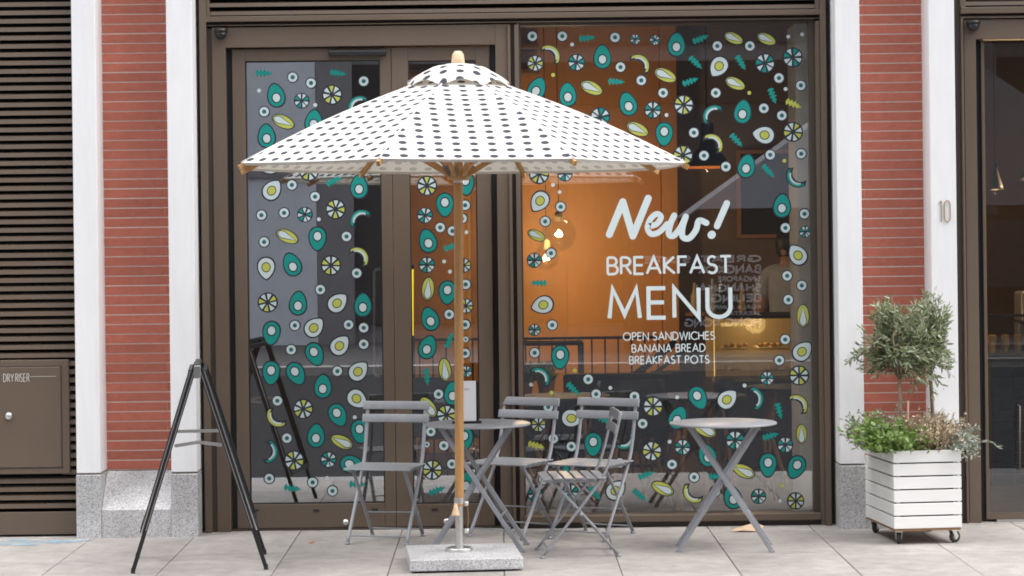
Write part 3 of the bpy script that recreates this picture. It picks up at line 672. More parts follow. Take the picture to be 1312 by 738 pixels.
# ------------------------------------------------------------------ big shop window
win = thing('shop_window', 'large plate glass window lettered New Breakfast Menu', 'window', ((g3 + h0) / 2, YG, 0))
zwt = zr[0] + .012
MB().box(g3, V(667), .225, YG - .001, zs2, zwt).build('glazing_bead', M['bronze_d'], win)
MB().box(V(1037), h0, .225, YG - .001, zs2, zwt).build('glazing_bead', M['bronze_d'], win)
MB().box(V(667), V(1037), .225, YG - .001, zwt - .018, zwt).build('glazing_bead', M['bronze_d'], win)
pane3 = MB().box(g3, h0, YG, YG + .008, zs2, zwt).build('pane', M['glass'], win)
stickers(pane3, [
 ('D',682,46.4),('D',720.4,46.4),('L',751.4,48.8,-5),('D',788,48),('T',813.8,50.3,0,.52),('T',839,51.4,30,.52),('S',733,57),('B',707.4,67.7,0),('W',685.8,81,20,.82),('T',738.6,80,10,.86),
 ('A',771.8,72.7,0),('B',822,79.6,0),('D',795,86),('P',852.5,96.5,115),('D',821.6,103),('Z',708.7,96),('A',688,113.6,25),('A',727.4,121,-3),('P',758,112.7,115),('L',788.7,104.5,5),('D',849.6,119),
 ('T',769,150),('A',804.5,133,-16),('T',836.4,141,0,.86),('S',854,147.4),('P',816.9,165.6,115),('A',851,172,182),
 ('A',866.7,56.8,2),('L',896.6,50,-22),('D',919,59),('P',940,49,115,.85),('D',960.7,59),('P',982,50,115,.85),('S',1010,47),('S',1027.7,44),('L',890.7,79.6,45),('E',920.4,86,215),('L',949,79.6,60),
 ('T',980,81),('T',1015.6,73.5),('D',998,100),('L',883.6,104.5,-20),('P',942,107,115,.9),('Z',960,119),('S',1006.5,114),('D',1026,109.5),('L',989.8,122,70),('Y',1015.8,133,25),('D',917,119),
 ('W',876,134.4),('C',910.7,144.6,-88),('A',951.6,143,8),('D',978.7,138.8),('D',1001.7,148),('E',978,172.8,-80),('W',1016,169),('D',889,170),('B',916,181.5,0),('L',943,179,48),('W',875,199),
 ('D',902,199.4),('D',930,213.6),('A',956.5,212.6,12),('D',986.8,198.4),('L',983.8,218.7,48),('Z',1005,206),('D',1026.5,197),('C',1017.7,230,182),('A',1002,263.4,4),('D',1030.7,274),('D',1006.3,292),('T',1031.5,297,0,.6),
 ('W',690.7,223),('T',724,222.8,0,.75),('S',708.6,237),('S',717,246),('E',691,258.6,215),('D',718.4,265),('D',698.5,283.7),('P',687.4,301.6,115,.8),('D',706,324.4),('T',684.5,333.5,0,.75),('L',690.7,362.5,180),
 ('E',694.6,391,-105),('D',707.6,416.5),('T',684.8,422.7,0,.6),('E',1021.5,326,-35),('D',1008.5,353.4),('D',1027.2,365.8),('D',1010,384),('P',1028.8,404.6,0),('D',1006,435),('E',1028.6,449.5,45),('D',998.5,461.7),
 ('W',1023.8,481),('T',982.8,484.6,0,.7),('D',685,452),('A',717.7,457.8,183),('Z',736.4,474.7),('C',694,480.8,0),('D',753.6,486),('S',680.5,492.7),('L',733.7,497.7,45),('S',782,497),('Z',706.6,503),
 ('D',763.8,505),('D',813,508),('D',702.5,521.4),('E',733.7,536,95),('W',690,544,0,.75),('D',709,562),('D',732,572),('Y',686,570.5,15),('L',772,536.7,30),('A',760,569.5,182),('C',804,565.5,90),('D',794,593),
 ('W',836.6,520.8),('D',823.4,542.8),('W',835.3,578),('L',725,599,80),('D',696.4,614.6),('T',685.6,633,0,.75),('T',731,630,0,.8),('L',761.8,631.5,50),('E',789.5,627.5,45),('L',827,608.8,-20),('L',819,634,40),('P',849,625.8,-65),
 ('A',894.6,510,155),('E',932.4,511,48),('S',954,494),('C',970,510,35),('B',1024.8,515.5,0),('L',998,525.6,75),('A',868.6,535,25),('P',903.4,550.6,-65),('T',941.8,564,0,.95),('P',1027,556,0,.85),('L',986.4,558.7,-15),
 ('S',867.6,509),('S',858,566),('T',874.5,573,0,.8),('T',1006,570,0,.8),('A',906,583,-20),('D',861,595),('A',984,596,182),('A',1020,598.7,205),('D',889.4,611.4),('L',918,610.5,0),('P',953,603.6,-65),
 ('B',885.5,634.5,180),('D',916.4,629.6),('A',938.6,636.8,-15),('T',972,636,0,.75),('S',999.7,641.7),('Z',1002,622),('W',1019.6,641.7,0,.85)])
YL = YG - .0052
lettering('lettering', 'BREAKFAST', 777, 938, 327.5, 352, YL, 3.2, M['vinyl_l'], pane3, .20)
lettering('lettering', 'MENU', 778, 938.5, 366.5, 409.5, YL, 5.3, M['vinyl_l'], pane3, .26)
lettering('lettering', 'OPEN SANDWICHES', 798, 916, 425, 436, YL, 1.4, M['vinyl_l'], pane3, .24, .42)
lettering('lettering', 'BANANA BREAD', 809, 904, 440.5, 451.5, YL, 1.4, M['vinyl_l'], pane3, .24, .42)
lettering('lettering', 'BREAKFAST POTS', 806, 909, 455.5, 466.5, YL, 1.4, M['vinyl_l'], pane3, .24, .42)
def bez(pts, n=8):                       # Catmull-Rom through the points
    out = []; P = [pts[0]] + pts + [pts[-1]]
    for i in range(1, len(P) - 2):
        for k in range(n):
            t = k / n
            out.append(tuple(.5 * (2 * P[i][j] + (P[i + 1][j] - P[i - 1][j]) * t + (2 * P[i - 1][j] - 5 * P[i][j] + 4 * P[i + 1][j] - P[i + 2][j]) * t * t + (-P[i - 1][j] + 3 * P[i][j] - 3 * P[i + 1][j] + P[i + 2][j]) * t ** 3) for j in (0, 1)))
    out.append(pts[-1]); return out
mb = MB(); px_ = lambda q: (wx(760 + q[0] * .339, 230 + q[1] * .339, YL), wz(760 + q[0] * .339, 230 + q[1] * .339, YL))
sw = 9.0 * (CAMD + YL) / F
for st, ww in (([(61, 208), (112, 84)], 1.0), ([(112, 84), (150, 214)], 1.0), ([(150, 214), (208, 71)], 1.0),
           (bez([(205, 178), (240, 168), (256, 142), (240, 130), (216, 150), (206, 184), (220, 206), (250, 198), (280, 168)]), .82),
           (bez([(306, 136), (292, 168), (286, 206), (304, 212), (330, 182), (350, 140)]), .86), (bez([(350, 140), (338, 180), (338, 216), (362, 222), (388, 192), (400, 156), (428, 164)]), .86),
           ([(505, 90), (468, 176)], .92), ([(449, 208), (447, 210)], 1.12)):
    ribbon(mb, [px_(q) for q in st], sw * ww, YL, rnd=True)
mb.build('lettering', M['vinyl_l'], pane3, fix=False)

# ---- dome cameras under the headers
def dome(x, y, label, Y=.2):
    p = at(x, y, Y)
    t = thing('dome_camera', label, 'security camera', (p.x, Y + .02, p.z), group='dome cameras over the doors')
    MB().lathe([(.040, .022), (.042, .008), (.036, .0)], (p.x, Y - .03, p.z), 24).build('mount', M['black'], t, smooth=True)
    MB().lathe([(.036, 0), (.034, -.016), (.024, -.032), (.010, -.039), (0, -.040)], (p.x, Y - .03, p.z), 24).build('dome', M['black'], t, smooth=True)
    MB().box(p.x - .012, p.x + .012, Y - .02, Y + .012, p.z + .002, p.z + .018).build('bracket', M['black'], t)
dome(284, 42.5, 'black dome camera on the header over the wide glass door leaf')
dome(1246, 32, 'black dome camera over the doorway beside the number 10 pilaster')

# ---- right-hand doorway
xr1 = 6.4
rd = thing('doorway_frame', 'bronze frame of the doorway beside the number 10 pilaster', 'door frame', (X4R + .3, .2, 0))
q0, q1, q2, q3 = wx(1223.5, 60, .2), wx(1231, 60, .2), wx(1235, 60, .2), wx(1250.5, 60, .2)
q4 = wx(1256.5, 60, .25)
MB().box(X4R, q1, .22, .34, 0, 3.7).build('jamb', M['bronze_d'], rd, bevel=.003)
MB().box(q1, q1 + .013, .185, .34, 0, 3.05).build('jamb', M['bronze'], rd, bevel=.002)
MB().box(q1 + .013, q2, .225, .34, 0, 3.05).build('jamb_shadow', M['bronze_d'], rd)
zq0, zq1 = wz(1280, 50, .22), wz(1280, 24.5, .22)
MB().box(q2, q3, .205, .34, 0, zq1).build('jamb', M['bronze'], rd, bevel=.003)
MB().box(q3, q4, .28, .34, 0, zq0).build('gasket', M['gasket'], rd)
MB().box(q3, xr1, .206, .34, zq0, zq1 - .001).build('header', M['bronze'], rd, bevel=.003)
zq2, zq3, zq4 = wz(1280, 20.5, .2), wz(1280, 17.5, .2), wz(1280, 9, .2)
MB().box(q1, xr1, .19, .34, zq1 + .004, zq2).build('rail', M['bronze'], rd, bevel=.002)
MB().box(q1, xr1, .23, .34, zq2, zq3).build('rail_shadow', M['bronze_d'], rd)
MB().box(q1, xr1, .172, .34, zq3, zq4).build('rail', M['bronze'], rd, bevel=.003)
MB().box(q1, xr1, .3, .34, zq4, 3.75).build('backing', M['void'], rd)
MB().box(q1 - .001, q1 + .03, .19, .3, zq4, 3.7).build('frame', M['bronze'], rd)
for k in range(10): MB().prism_x([(.19, 0 + zq4 + .01 + k * .0505), (.193, .02 + zq4 + .01 + k * .0505), (.24, .046 + zq4 + .01 + k * .0505), (.24, .042 + zq4 + .01 + k * .0505)], q1 + .03, xr1).build('slat', M['bronze'], rd)
MB().box(q4 + .06, xr1, .235, .40, 0, .014).build('threshold', M['steel_w'], rd)
MB().box(xr1 - .12, xr1, .205, .34, 0, zq0).build('jamb', M['bronze'], rd)
sx = wx(1264, 400, .27)
dl = thing('door_leaf', 'glass door leaf in the doorway beside number 10', 'door', (q4 + .5, .27, .015))
MB().box(q4, sx, .25, .31, .016, zq0 - .005).build('stile', M['bronze'], dl, bevel=.003)
MB().box(sx, 4.35, YG, YG + .006, .05, zq0 - .02).build('pane', M['glass_thin'], dl)
MB().box(sx, 4.35, .252, .31, .016, .05).build('bottom_rail', M['bronze'], dl)
MB().box(4.35, 4.45, .25, .31, .016, zq0 - .005).build('stile', M['bronze'], dl)
pa, pb = at(1307, 520, .21), at(1307, 602, .21)
MB().tube([(pa.x, .265, pa.z), (pa.x, .215, pa.z), (pb.x, .215, pb.z), (pb.x, .265, pb.z)],   .005, 8).build('pull_handle', M['bronze'], dl, smooth=True)

# ---- house number
hn = thing('house_number', 'slim brass number 10 on the white pilaster', 'house number', at(1210, 284, 0))
Yn = -.010
for ch, a0, a1 in (('1', 1203.0, 1206.6), ('0', 1210.2, 1217.5)):
    mb = MB(); sw = 1.25 * (CAMD) / F
    wd, st = GL[ch]
    x0, x1 = wx(a0, 270, Yn), wx(a1, 270, Yn); z0, z1 = wz(1210, 284, Yn), wz(1210, 257, Yn)
    for pl in st:
        pts = [(x0 + p[0] / max(wd, .01) * (x1 - x0), z0 + p[1] * (z1 - z0)) for p in pl]
        mb.tube([(x_, -.006, z_) for x_, z_ in pts], sw / 2, 8)
    mb.build('digit', M['gold'], hn)

# ================================================================== PARASOL
UX, UY = wx(588, 640, -1.29), -1.29
um = thing('parasol', 'large white parasol with grey polka dots on a wooden pole', 'parasol', (UX, UY, 0))
RR, A0, ZR, ZC, RC = 1.255, 28.0, 2.155, 2.585, .26
def cpt(r, ang):            # canopy surface: eight straight ribs, slightly hollow panels
    t = (r - RC) / (RR - RC); zz = ZC + (ZR - ZC) * t + .022 * math.sin(math.pi * min(1, max(0, t)))
    return Vector((r * math.cos(R(ang)), r * math.sin(R(ang)), zz))
cv = MB(); cv.uv = []; NU, NV = 8, 14
RIN = .06
for k in range(8):
    am = A0 + 45 * k + 22.5
    b = len(cv.v)
    for i in range(NV + 1):
        r = RIN + (RR - RIN) * i / NV
        pa, pb = cpt(r, am - 22.5), cpt(r, am + 22.5)
        for j in range(NU + 1):
            t = j / NU; p = pa.lerp(pb, t)
            sag = 4 * t * (1 - t)
            p.z -= (.004 + .016 * math.sin(math.pi * min(1, r / RR))) * sag * (r / RR)
            cv.v.append(tuple(p))
            half = r * math.sin(R(22.5)); rc = r * math.cos(R(22.5))
            cv.uv.append(((t - .5) * 2 * half + .0445, rc * math.sqrt(1 + .455 ** 2) + .012))
    for i in range(NV):
        for j in range(NU):
            q = b + i * (NU + 1) + j
            cv.f.append((q, q + NU + 1, q + NU + 2, q + 1)); cv.m.append(0)
    # hanging hem
    hb = len(cv.v)
    for j in range(NU + 1):
        p = cv.v[b + NV * (NU + 1) + j]; u_ = cv.uv[b + NV * (NU + 1) + j]
        cv.v.append(p); cv.uv.append(u_); cv.v.append((p[0] * .992, p[1] * .992, p[2] - .014)); cv.uv.append((u_[0], u_[1] + .02))
    for j in range(NU): cv.f.append((hb + 2 * j, hb + 2 * j + 1, hb + 2 * j + 3, hb + 2 * j + 2)); cv.m.append(0)
canopy = cv.build('canopy', M['dots'], um, world=False, smooth=True, fix=False)
# wind cap with a scalloped hem
cp = MB(); cp.uv = []
prof = [(.0, .118), (.045, .118), (.09, .113), (.15, .096), (.21, .066), (.258, .030), (.288, -.014)]
NB = 64
for i, (r, dz) in enumerate(prof):
    for j in range(NB + 1):
        ang = 360 * j / NB + A0
        d = ((ang - A0) % 45) / 45; sc_ = abs(math.sin(math.pi * d))
        hem = (.034 * sc_ ** 1.3) if i == len(prof) - 1 else (.010 * sc_ if i == len(prof) - 2 else 0)
        rr = r * (1 - .05 * sc_)
        cp.v.append((rr * math.cos(R(ang)), rr * math.sin(R(ang)), ZC + .002 + dz + hem)); cp.uv.append((rr * math.cos(R(ang)) + .03, rr * math.sin(R(ang)) * 1.0 + .02))
for i in range(len(prof) - 1):
    for j in range(NB):
        q = i * (NB + 1) + j; cp.f.append((q, q + NB + 1, q + NB + 2, q + 1)); cp.m.append(0)
cp.build('wind_cap', M['dots'], um, world=False, smooth=True, fix=False)
MB().lathe([(.0, .085), (.018, .083), (.031, .066), (.036, .03), (.035, -.02)], (0, 0, ZC + .105), 20).build('finial', M['finial'], um, world=False, smooth=True)
zbase = .072
ztube = wz(588, 648, UY)
MB().lathe([(.0245, 0), (.0245, 2.62 - ztube)], (0, 0, ztube), 20).build('pole', M['wood'], um, world=False, smooth=True, bevel=.003)
MB().lathe([(.0215, zbase), (.0215, ztube + .01), (.0275, ztube + .012), (.0275, ztube + .045)], (0, 0, 0), 20).build('base_tube', M['steel_w'], um, world=False)
MB().lathe([(.072, 0), (.072, .014), (.066, .020), (.030, .022)], (0, 0, zbase), 28).build('flange', M['steel'], um, world=False, bevel=.002)
bs = MB().box(-.30, .30, -.30, .30, .010, zbase).build('base_slab', M['granite'], um, world=False, bevel=.006)
bs.rotation_euler = (0, 0, R(4.5)); bs.location = (.02, -.02, 0)
fb = MB().box(-.27, .27, -.27, .27, .0, .012).build('base_feet', M['rubber'], um, world=False); fb.rotation_euler = bs.rotation_euler; fb.location = bs.location
for zz in (wz(594, 645, UY), wz(594, 680, UY)):
    MB().lathe([(0, -.012), (.014, -.010), (.015, .008), (.008, .012)], (.040, -.004, zz), 14, axis='X').build('clamp_knob', M['steel'], um, world=False, smooth=True)
MB().tube([(.044, -.01, wz(594, 680, UY)), (.050, -.015, wz(594, 662, UY)), (.045, -.01, wz(594, 646, UY))], .002, 6).build('tether', M['ply'], um, world=False)
zt_ = wz(580, 655, UY)
MB().lathe([(.008, .045), (.013, .02), (.022, -.012), (.024, -.02), (.0, -.022)], (-.020, -.034, zt_), 14).build('wooden_toggle', M['finial'], um, world=False, smooth=True)
ZH = wz(588, 226, UY)
MB().lathe([(.055, -.02), (.062, -.015), (.062, .018), (.052, .04), (.04, .05)], (0, 0, ZH), 16).build('hub', M['wood'], um, world=False, bevel=.002)
MB().lathe([(.028, -.035), (.028, -.02)], (0, 0, ZH), 16).build('hub_collar', M['steel'], um, world=False)
for k in range(8):
    ang = A0 + 45 * k; ca, sa = math.cos(R(ang)), math.sin(R(ang))
    pts = [cpt(r, ang) - Vector((0, 0, .020)) for r in (.08, .35, .62, .9, 1.12, RR + .012)]
    mb = MB()
    for i in range(5): mb.bar(pts[i], pts[i + 1] + (pts[i + 1] - pts[i]) * .01, .018, .026, (-sa, ca, 0))
    rb = mb.build('rib', M['wood'], um, world=False)
    MB().tube([cpt(.24 + (RR - .24) * q_ / 9, ang) + Vector((0, 0, .0015)) for q_ in range(10)], .0045, 6).build('seam', M['canvas'], um, world=False, smooth=True)
    mid = cpt(.60, ang) - Vector((0, 0, .035))
    MB().bar((ca * .055, sa * .055, ZH + .01), mid, .022, .026, (-sa, ca, 0)).build('strut', M['wood'], um, world=False, bevel=.003)
    MB().bar((ca * .050 - sa * .016, sa * .050 + ca * .016, ZH + .005), (ca * .085 - sa * .016, sa * .085 + ca * .016, ZH + .055), .006, .03, (-sa, ca, 0)).build('bracket', M['rod'], um, world=False)

for o in um.children:
    if o.name.split('.')[0] not in ('base_slab', 'base_feet', 'base_tube', 'flange', 'clamp_knob', 'tether'): o.rotation_euler.y = R(.5)
# ================================================================== BISTRO CHAIRS AND TABLES
def make_chair():
    t = thing('bistro_chair', '', 'chair')
    c = M['chair']
    for s_ in (-1, 1):
        x = .178 * s_
        pts = bez([(x, .235, .835), (x, .205, .70), (x, .165, .56), (x, .120, .455), (x, -.02, .245), (x, -.205, .012)], 4)
        MB().tube([Vector(p + (0,)) if len(p) == 2 else p for p in [(x, q[0], q[1]) for q in bez([(.235, .835), (.205, .70), (.172, .57), (.125, .455), (-.02, .255), (-.205, .010)], 4)]], .0115, 8, side=(1, 0, 0), flat=.7).build('leg', c, t, world=False, smooth=True)
        x2 = .156 * s_
        MB().tube([(x2, -.150, .445), (x2, .04, .222), (x2, .215, .012)], .0115, 8, side=(1, 0, 0), flat=.7).build('leg', c, t, world=False, smooth=True)
        MB().box(x2 - .006 + .008 * s_, x2 + .006 + .008 * s_, -.185, .150, .432, .452).build('seat_rail', c, t, world=False, bevel=.003)
        for yy in (-.205, .215):
            xx = x if yy < 0 else x2
            MB().lathe([(.014, 0), (.015, .006), (.012, .016)], (xx, yy, 0), 10).build('foot_cap', c, t, world=False, smooth=True)
        MB().lathe([(0, -.006), (.009, -.004), (.009, .004), (0, .006)], ((.167 + .02) * s_, .008, .252), 10, axis='X').build('rivet', M['steel_w'], t, world=False)
    for i in range(6):
        y0 = -.200 + i * .060
        MB().prism_x([(y0, .453 - (.006 if i == 0 else 0)), (y0 + .047, .453), (y0 + .047, .462), (y0, .462 - (.006 if i == 0 else 0))], -.200, .200).build('seat_slat', c, t, world=False, bevel=.003)
    for z0, yb in ((.785, .230), (.706, .212)):
        mb = MB(); n = 14; w_ = .205; pts = []
        for i in range(n + 1):
            u = -1 + 2 * i / n; pts.append((u * w_, yb - .012 + .010 * (1 - u * u)))
        for i in range(n):
            (xa_, ya), (xb2, yb2) = pts[i], pts[i + 1]
            for z1, z2 in ((z0, z0 + .050),):
                mb.quad([(xa_, ya - .004, z1), (xb2, yb2 - .004, z1), (xb2, yb2 + .008, z2), (xa_, ya + .008, z2)])
        o = mb.build('back_slat', c, t, world=False, fix=False); bm9 = bmesh.new(); bm9.from_mesh(o.data); bmesh.ops.remove_doubles(bm9, verts=bm9.verts, dist=1e-5); bm9.to_mesh(o.data); bm9.free()
        for p9 in o.data.polygons: p9.use_smooth = True
        md = o.modifiers.new('solid', 'SOLIDIFY'); md.thickness = .010; md.offset = 0
        md = o.modifiers.new('bevel', 'BEVEL'); md.width = .003; md.segments = 2
    MB().tube([(-.178, -.175, .050), (.178, -.175, .050)], .0050, 6).build('stretcher', c, t, world=False)
    MB().tube([(-.156, .185, .050), (.156, .185, .050)], .0050, 6).build('stretcher', c, t, world=False)
    MB().tube([(-.17, .10, .16), (.17, .095, .165)], .0045, 6).build('stretcher', c, t, world=False)
    for o in t.children:
        for v in o.data.vertices: v.co.z *= .955
    return t
def place(o, x, y, rz, label=None, group=None):
    o.location = (x, y, 0); o.rotation_euler = (0, 0, R(rz))
    if label: o['label'] = label
    if group: o['group'] = group
ch = make_chair()
grp = 'grey folding bistro chairs outside the window'
def gp(px, py, Yg):          # ground point under a pixel column at depth Y
    return wx(px, py, Yg)
chairs = [ch] + [copy_tree(ch) for _ in range(3)]
place(chairs[0], gp(496, 690, -.28), -.28, -14, 'grey folding chair in front of the wide glass door leaf', grp)
place(chairs[1], wx(657, 677, -.07), -.07, -30, 'grey folding chair pushed in behind the table with the menu card', grp)
place(chairs[2], wx(760, 690, -.20), -.20, -29, 'grey folding chair facing the street behind the sideways chair', grp)
place(chairs[3], wx(739, 705, -.93), -.93, -86, 'grey folding chair turned sideways between the two tables', grp)

def make_table():
    t = thing('bistro_table', '', 'table'); c = M['chair']
    MB().lathe([(.0, .704), (.290, .704), (.295, .700), (.299, .701), (.300, .706), (.299, .710), (.294, .7125), (0, .7125)], n=56).build('table_top', c, t, world=False, smooth=True, bevel=.001)
    for s_ in (-1, 1):
        MB().bar((-.185, .150 * s_, .688), (.255, .150 * s_, .012), .012, .025, (0, 1, 0)).build('leg', c, t, world=False, bevel=.003)
        MB().bar((.185, .130 * s_, .688), (-.255, .130 * s_, .012), .012, .025, (0, 1, 0)).build('leg', c, t, world=False, bevel=.003)
        MB().lathe([(0, -.012), (.009, -.010), (.009, .010), (0, .012)], (0, .142 * s_, .404), 10, axis='Y').build('rivet', M['steel_w'], t, world=False)
        for sx_, yy in ((1, .150), (-1, .130)):
            MB().bar((.238 * sx_, yy * s_, .008), (.272 * sx_, yy * s_, .008), .016, .016, (0, 1, 0)).build('foot', c, t, world=False, bevel=.003)
    MB().tube([(.14, -.15, .20), (.14, .15, .20)], .006, 8).build('stretcher', c, t, world=False)
    MB().tube([(-.14, -.13, .20), (-.14, .13, .20)], .006, 8).build('stretcher', c, t, world=False)
    MB().bar((-.19, -.16, .690), (-.19, .16, .690), .022, .02, (1, 0, 0)).build('top_rail', c, t, world=False)
    MB().bar((.19, -.16, .690), (.19, .16, .690), .022, .02, (1, 0, 0)).build('top_rail', c, t, world=False)
    return t
t1 = make_table(); t2 = copy_tree(t1)
grp = 'round grey bistro tables'
place(t1, wx(612, 546, -.68), -.68, -6, 'round grey folding table with the menu card on it', grp)
place(t2, wx(926.5, 540, -.82), -.82, -4, 'empty round grey folding table near the planter', grp)
# menu card in its stand
mx_ = wx(599, 546, -.70)
mh = thing('menu_holder', 'white menu card in a black stand on the table', 'menu', (mx_, -.70, .7125), R(6))
MB().box(-.085, .078, -.028, .028, 0, .014).build('base', M['black'], mh, world=False, bevel=.003)
MB().box(-.050, .050, -.004, .0, .012, .240).build('card', M['paper'], mh, world=False)
MB().box(-.052, .066, .001, .012, .010, .235).build('backing', M['black'], mh, world=False, bevel=.002)
mb = MB()
for zz, ww in ((.195, .034), (.188, .028)): mb.box(-.018, -.018 + ww, -.0046, -.004, zz, zz + .0022)
mb.build('print', M['rod'], mh, world=False)

# ================================================================== SANDWICH BOARD
sbx = (wx(161, 736, -1.5) + wx(332, 732, -1.5)) / 2
sb = thing('sandwich_board', 'empty black folding sandwich board frame standing edge-on on the pavement', 'sandwich board', (sbx, -1.16, 0), R(6.5))
for s_ in (-1, 1):
    top = Vector((.014 * s_, 0, 1.088)); bot = Vector((.352 * s_, 0, .012)); d = bot - top
    for yy in (-.30, .30):
        MB().bar(top + Vector((0, yy, 0)), bot + Vector((0, yy, 0)), .024, .022, (0, 1, 0)).build('leg', M['black'], sb, world=False, bevel=.003)
        MB().lathe([(.012, 0), (.012, .012), (.010, .03)], (bot.x, yy, 0), 10).build('foot', M['rubber'], sb, world=False)
    pa = top + d * .02 + Vector((.016 * s_, 0, .004)); pb = top + d * .815 + Vector((.016 * s_, 0, .004))
    for yy in (-.2955, .2955): MB().bar(pa + Vector((0, yy, 0)), pb + Vector((0, yy, 0)), .024, .020, (0, 1, 0)).build('frame_rail', M['black'], sb, world=False, bevel=.003)
    for q_ in (.01, .985):
        c_ = pa.lerp(pb, q_); MB().bar(c_ + Vector((0, -.283, 0)), c_ + Vector((0, .283, 0)), .020, .028, (1, 0, 0)).build('frame_rail', M['black'], sb, world=False, bevel=.003)
    for yy in (-.3085, .3085):
        MB().bar(pa + Vector((.0, yy, 0)), pb + Vector((0, yy, 0)), .003, .007, (0, 1, 0)).build('edge_trim', M['steel'], sb, world=False)
        MB().bar(top + d * .01 + Vector((-.003 * s_, yy * 1.017, 0)), top + d * .80 + Vector((-.003 * s_, yy * 1.017, 0)), .003, .005, (0, 1, 0)).build('edge_trim', M['rod'], sb, world=False)
MB().bar((0, -.30, 1.095), (0, .30, 1.095), .036, .02, (1, 0, 0)).build('hinge_rail', M['black'], sb, world=False, bevel=.004)
for yy in (-.305, .305): MB().box(-.018, .018, yy - .012, yy + .012, 1.03, 1.10).build('hinge', M['steel'], sb, world=False, bevel=.003)
k = (1.088 - .690) / 1.076 * .338
MB().bar((-k, -.29, .672), (.0, -.29, .690), .006, .018, (0, 1, 0)).build('brace', M['steel_w'], sb, world=False)
MB().bar((.0, -.286, .690), (k, -.29, .672), .006, .018, (0, 1, 0)).build('brace', M['steel_w'], sb, world=False)
MB().bar((-k, .29, .702), (k, .29, .702), .006, .018, (0, 1, 0)).build('brace', M['steel_w'], sb, world=False)

# ================================================================== PLANTER
plx, ply = wx(1170, 690, -.43), -.43
pl = thing('planter_box', 'white slatted planter box on casters against the brick', 'planter', (plx, ply, 0), R(6.5))
PW, PD, Z0, Z1 = .197, .30, .088, .535
n = 6; hgt = (Z1 - Z0) / n
fs = MB().box(-PW, PW, -.010, .010, .003, hgt - .005).mesh('slat', M['cap_white'])
ss = MB().box(-.010, .010, -PD + .0205, PD - .0205, .003, hgt - .005).mesh('slat', M['cap_white'])
for i in range(n):
    for me, loc in ((fs, (0, -PD + .010, 0)), (fs, (0, PD - .010, 0)), (ss, (-PW + .010, 0, 0)), (ss, (PW - .010, 0, 0))):
        o = link_obj('slat', me, pl, (loc[0] + random.uniform(-.001, .001), loc[1] + random.uniform(-.0015, .0015), Z0 + i * hgt))
        md = o.modifiers.new('bevel', 'BEVEL'); md.width = .0025; md.segments = 2
for sx_ in (-1, 1):
    for sy in (-1, 1):
        MB().box(sx_ * (PW - .022) - .02 * (sx_ > 0), sx_ * (PW - .022) + .02 * (sx_ < 0), sy * (PD - .022) - .02 * (sy > 0), sy * (PD - .022) + .02 * (sy < 0), Z0, Z1 - .02).build('corner_post', M['cap_white'], pl, world=False)
MB().box(-PW + .024, PW - .024, -PD + .024, PD - .024, Z0 + .01, Z1 - .03).build('liner', M['void'], pl, world=False)
MB().box(-PW + .03, PW - .03, -PD + .03, PD - .03, Z1 - .03, Z1 - .018).build('soil', M['soil'], pl, world=False)
MB().box(-PW + .006, PW - .006, -PD + .006, PD - .006, Z0 - .012, Z0 + .002).build('base_board', M['ply'], pl, world=False, bevel=.002)
for sx_, sy, ang in ((-1, -1, 75), (1, -1, 20), (-1, 1, 50), (1, 1, 10)):
    cx, cy = sx_ * (PW - .04), sy * (PD - .05)
    cs = MB().box(-.022, .022, -.022, .022, .068, .077); cs.bar((-.004, -.017, .07), (.018, -.017, .030), .003, .024, (0, 1, 0)); cs.bar((-.004, .017, .07), (.018, .017, .030), .003, .024, (0, 1, 0))
    o = cs.build('caster', M['steel'], pl, world=False); o.location = (cx, cy, 0); o.rotation_euler = (0, 0, R(ang))
    o2 = MB().lathe([(.018, -.011), (.030, -.011), (.0335, -.007), (.0335, .007), (.030, .011), (.018, .011)], (.014, 0, .0335), 20, axis='Y').build('tyre', M['rubber'], o, world=False, smooth=True)
    o3 = MB().lathe([(0, -.0125), (.014, -.0125), (.018, -.010), (.018, .010), (.014, .0125), (0, .0125)], (.014, 0, .0335), 16, axis='Y').build('wheel_hub', M['steel'], o, world=False)

def leaf_quad(mb, p, d, ln, wd, fold=.0):
    d = d.normalized(); s_ = d.cross(Vector((random.gauss(0, 1), random.gauss(0, 1), random.gauss(0, 1))))
    if s_.length < 1e-4: return
    s_.normalize(); nn = d.cross(s_)
    a_ = p; c_ = p + d * ln - nn * ln * .12
    m1 = p + d * ln * .35 + s_ * wd / 2 + nn * wd * .12; m2 = p + d * ln * .35 - s_ * wd / 2 + nn * wd * .12
    m3 = p + d * ln * .72 + s_ * wd * .38; m4 = p + d * ln * .72 - s_ * wd * .38
    mb.quad([a_, m1, m3, c_, m4, m2])

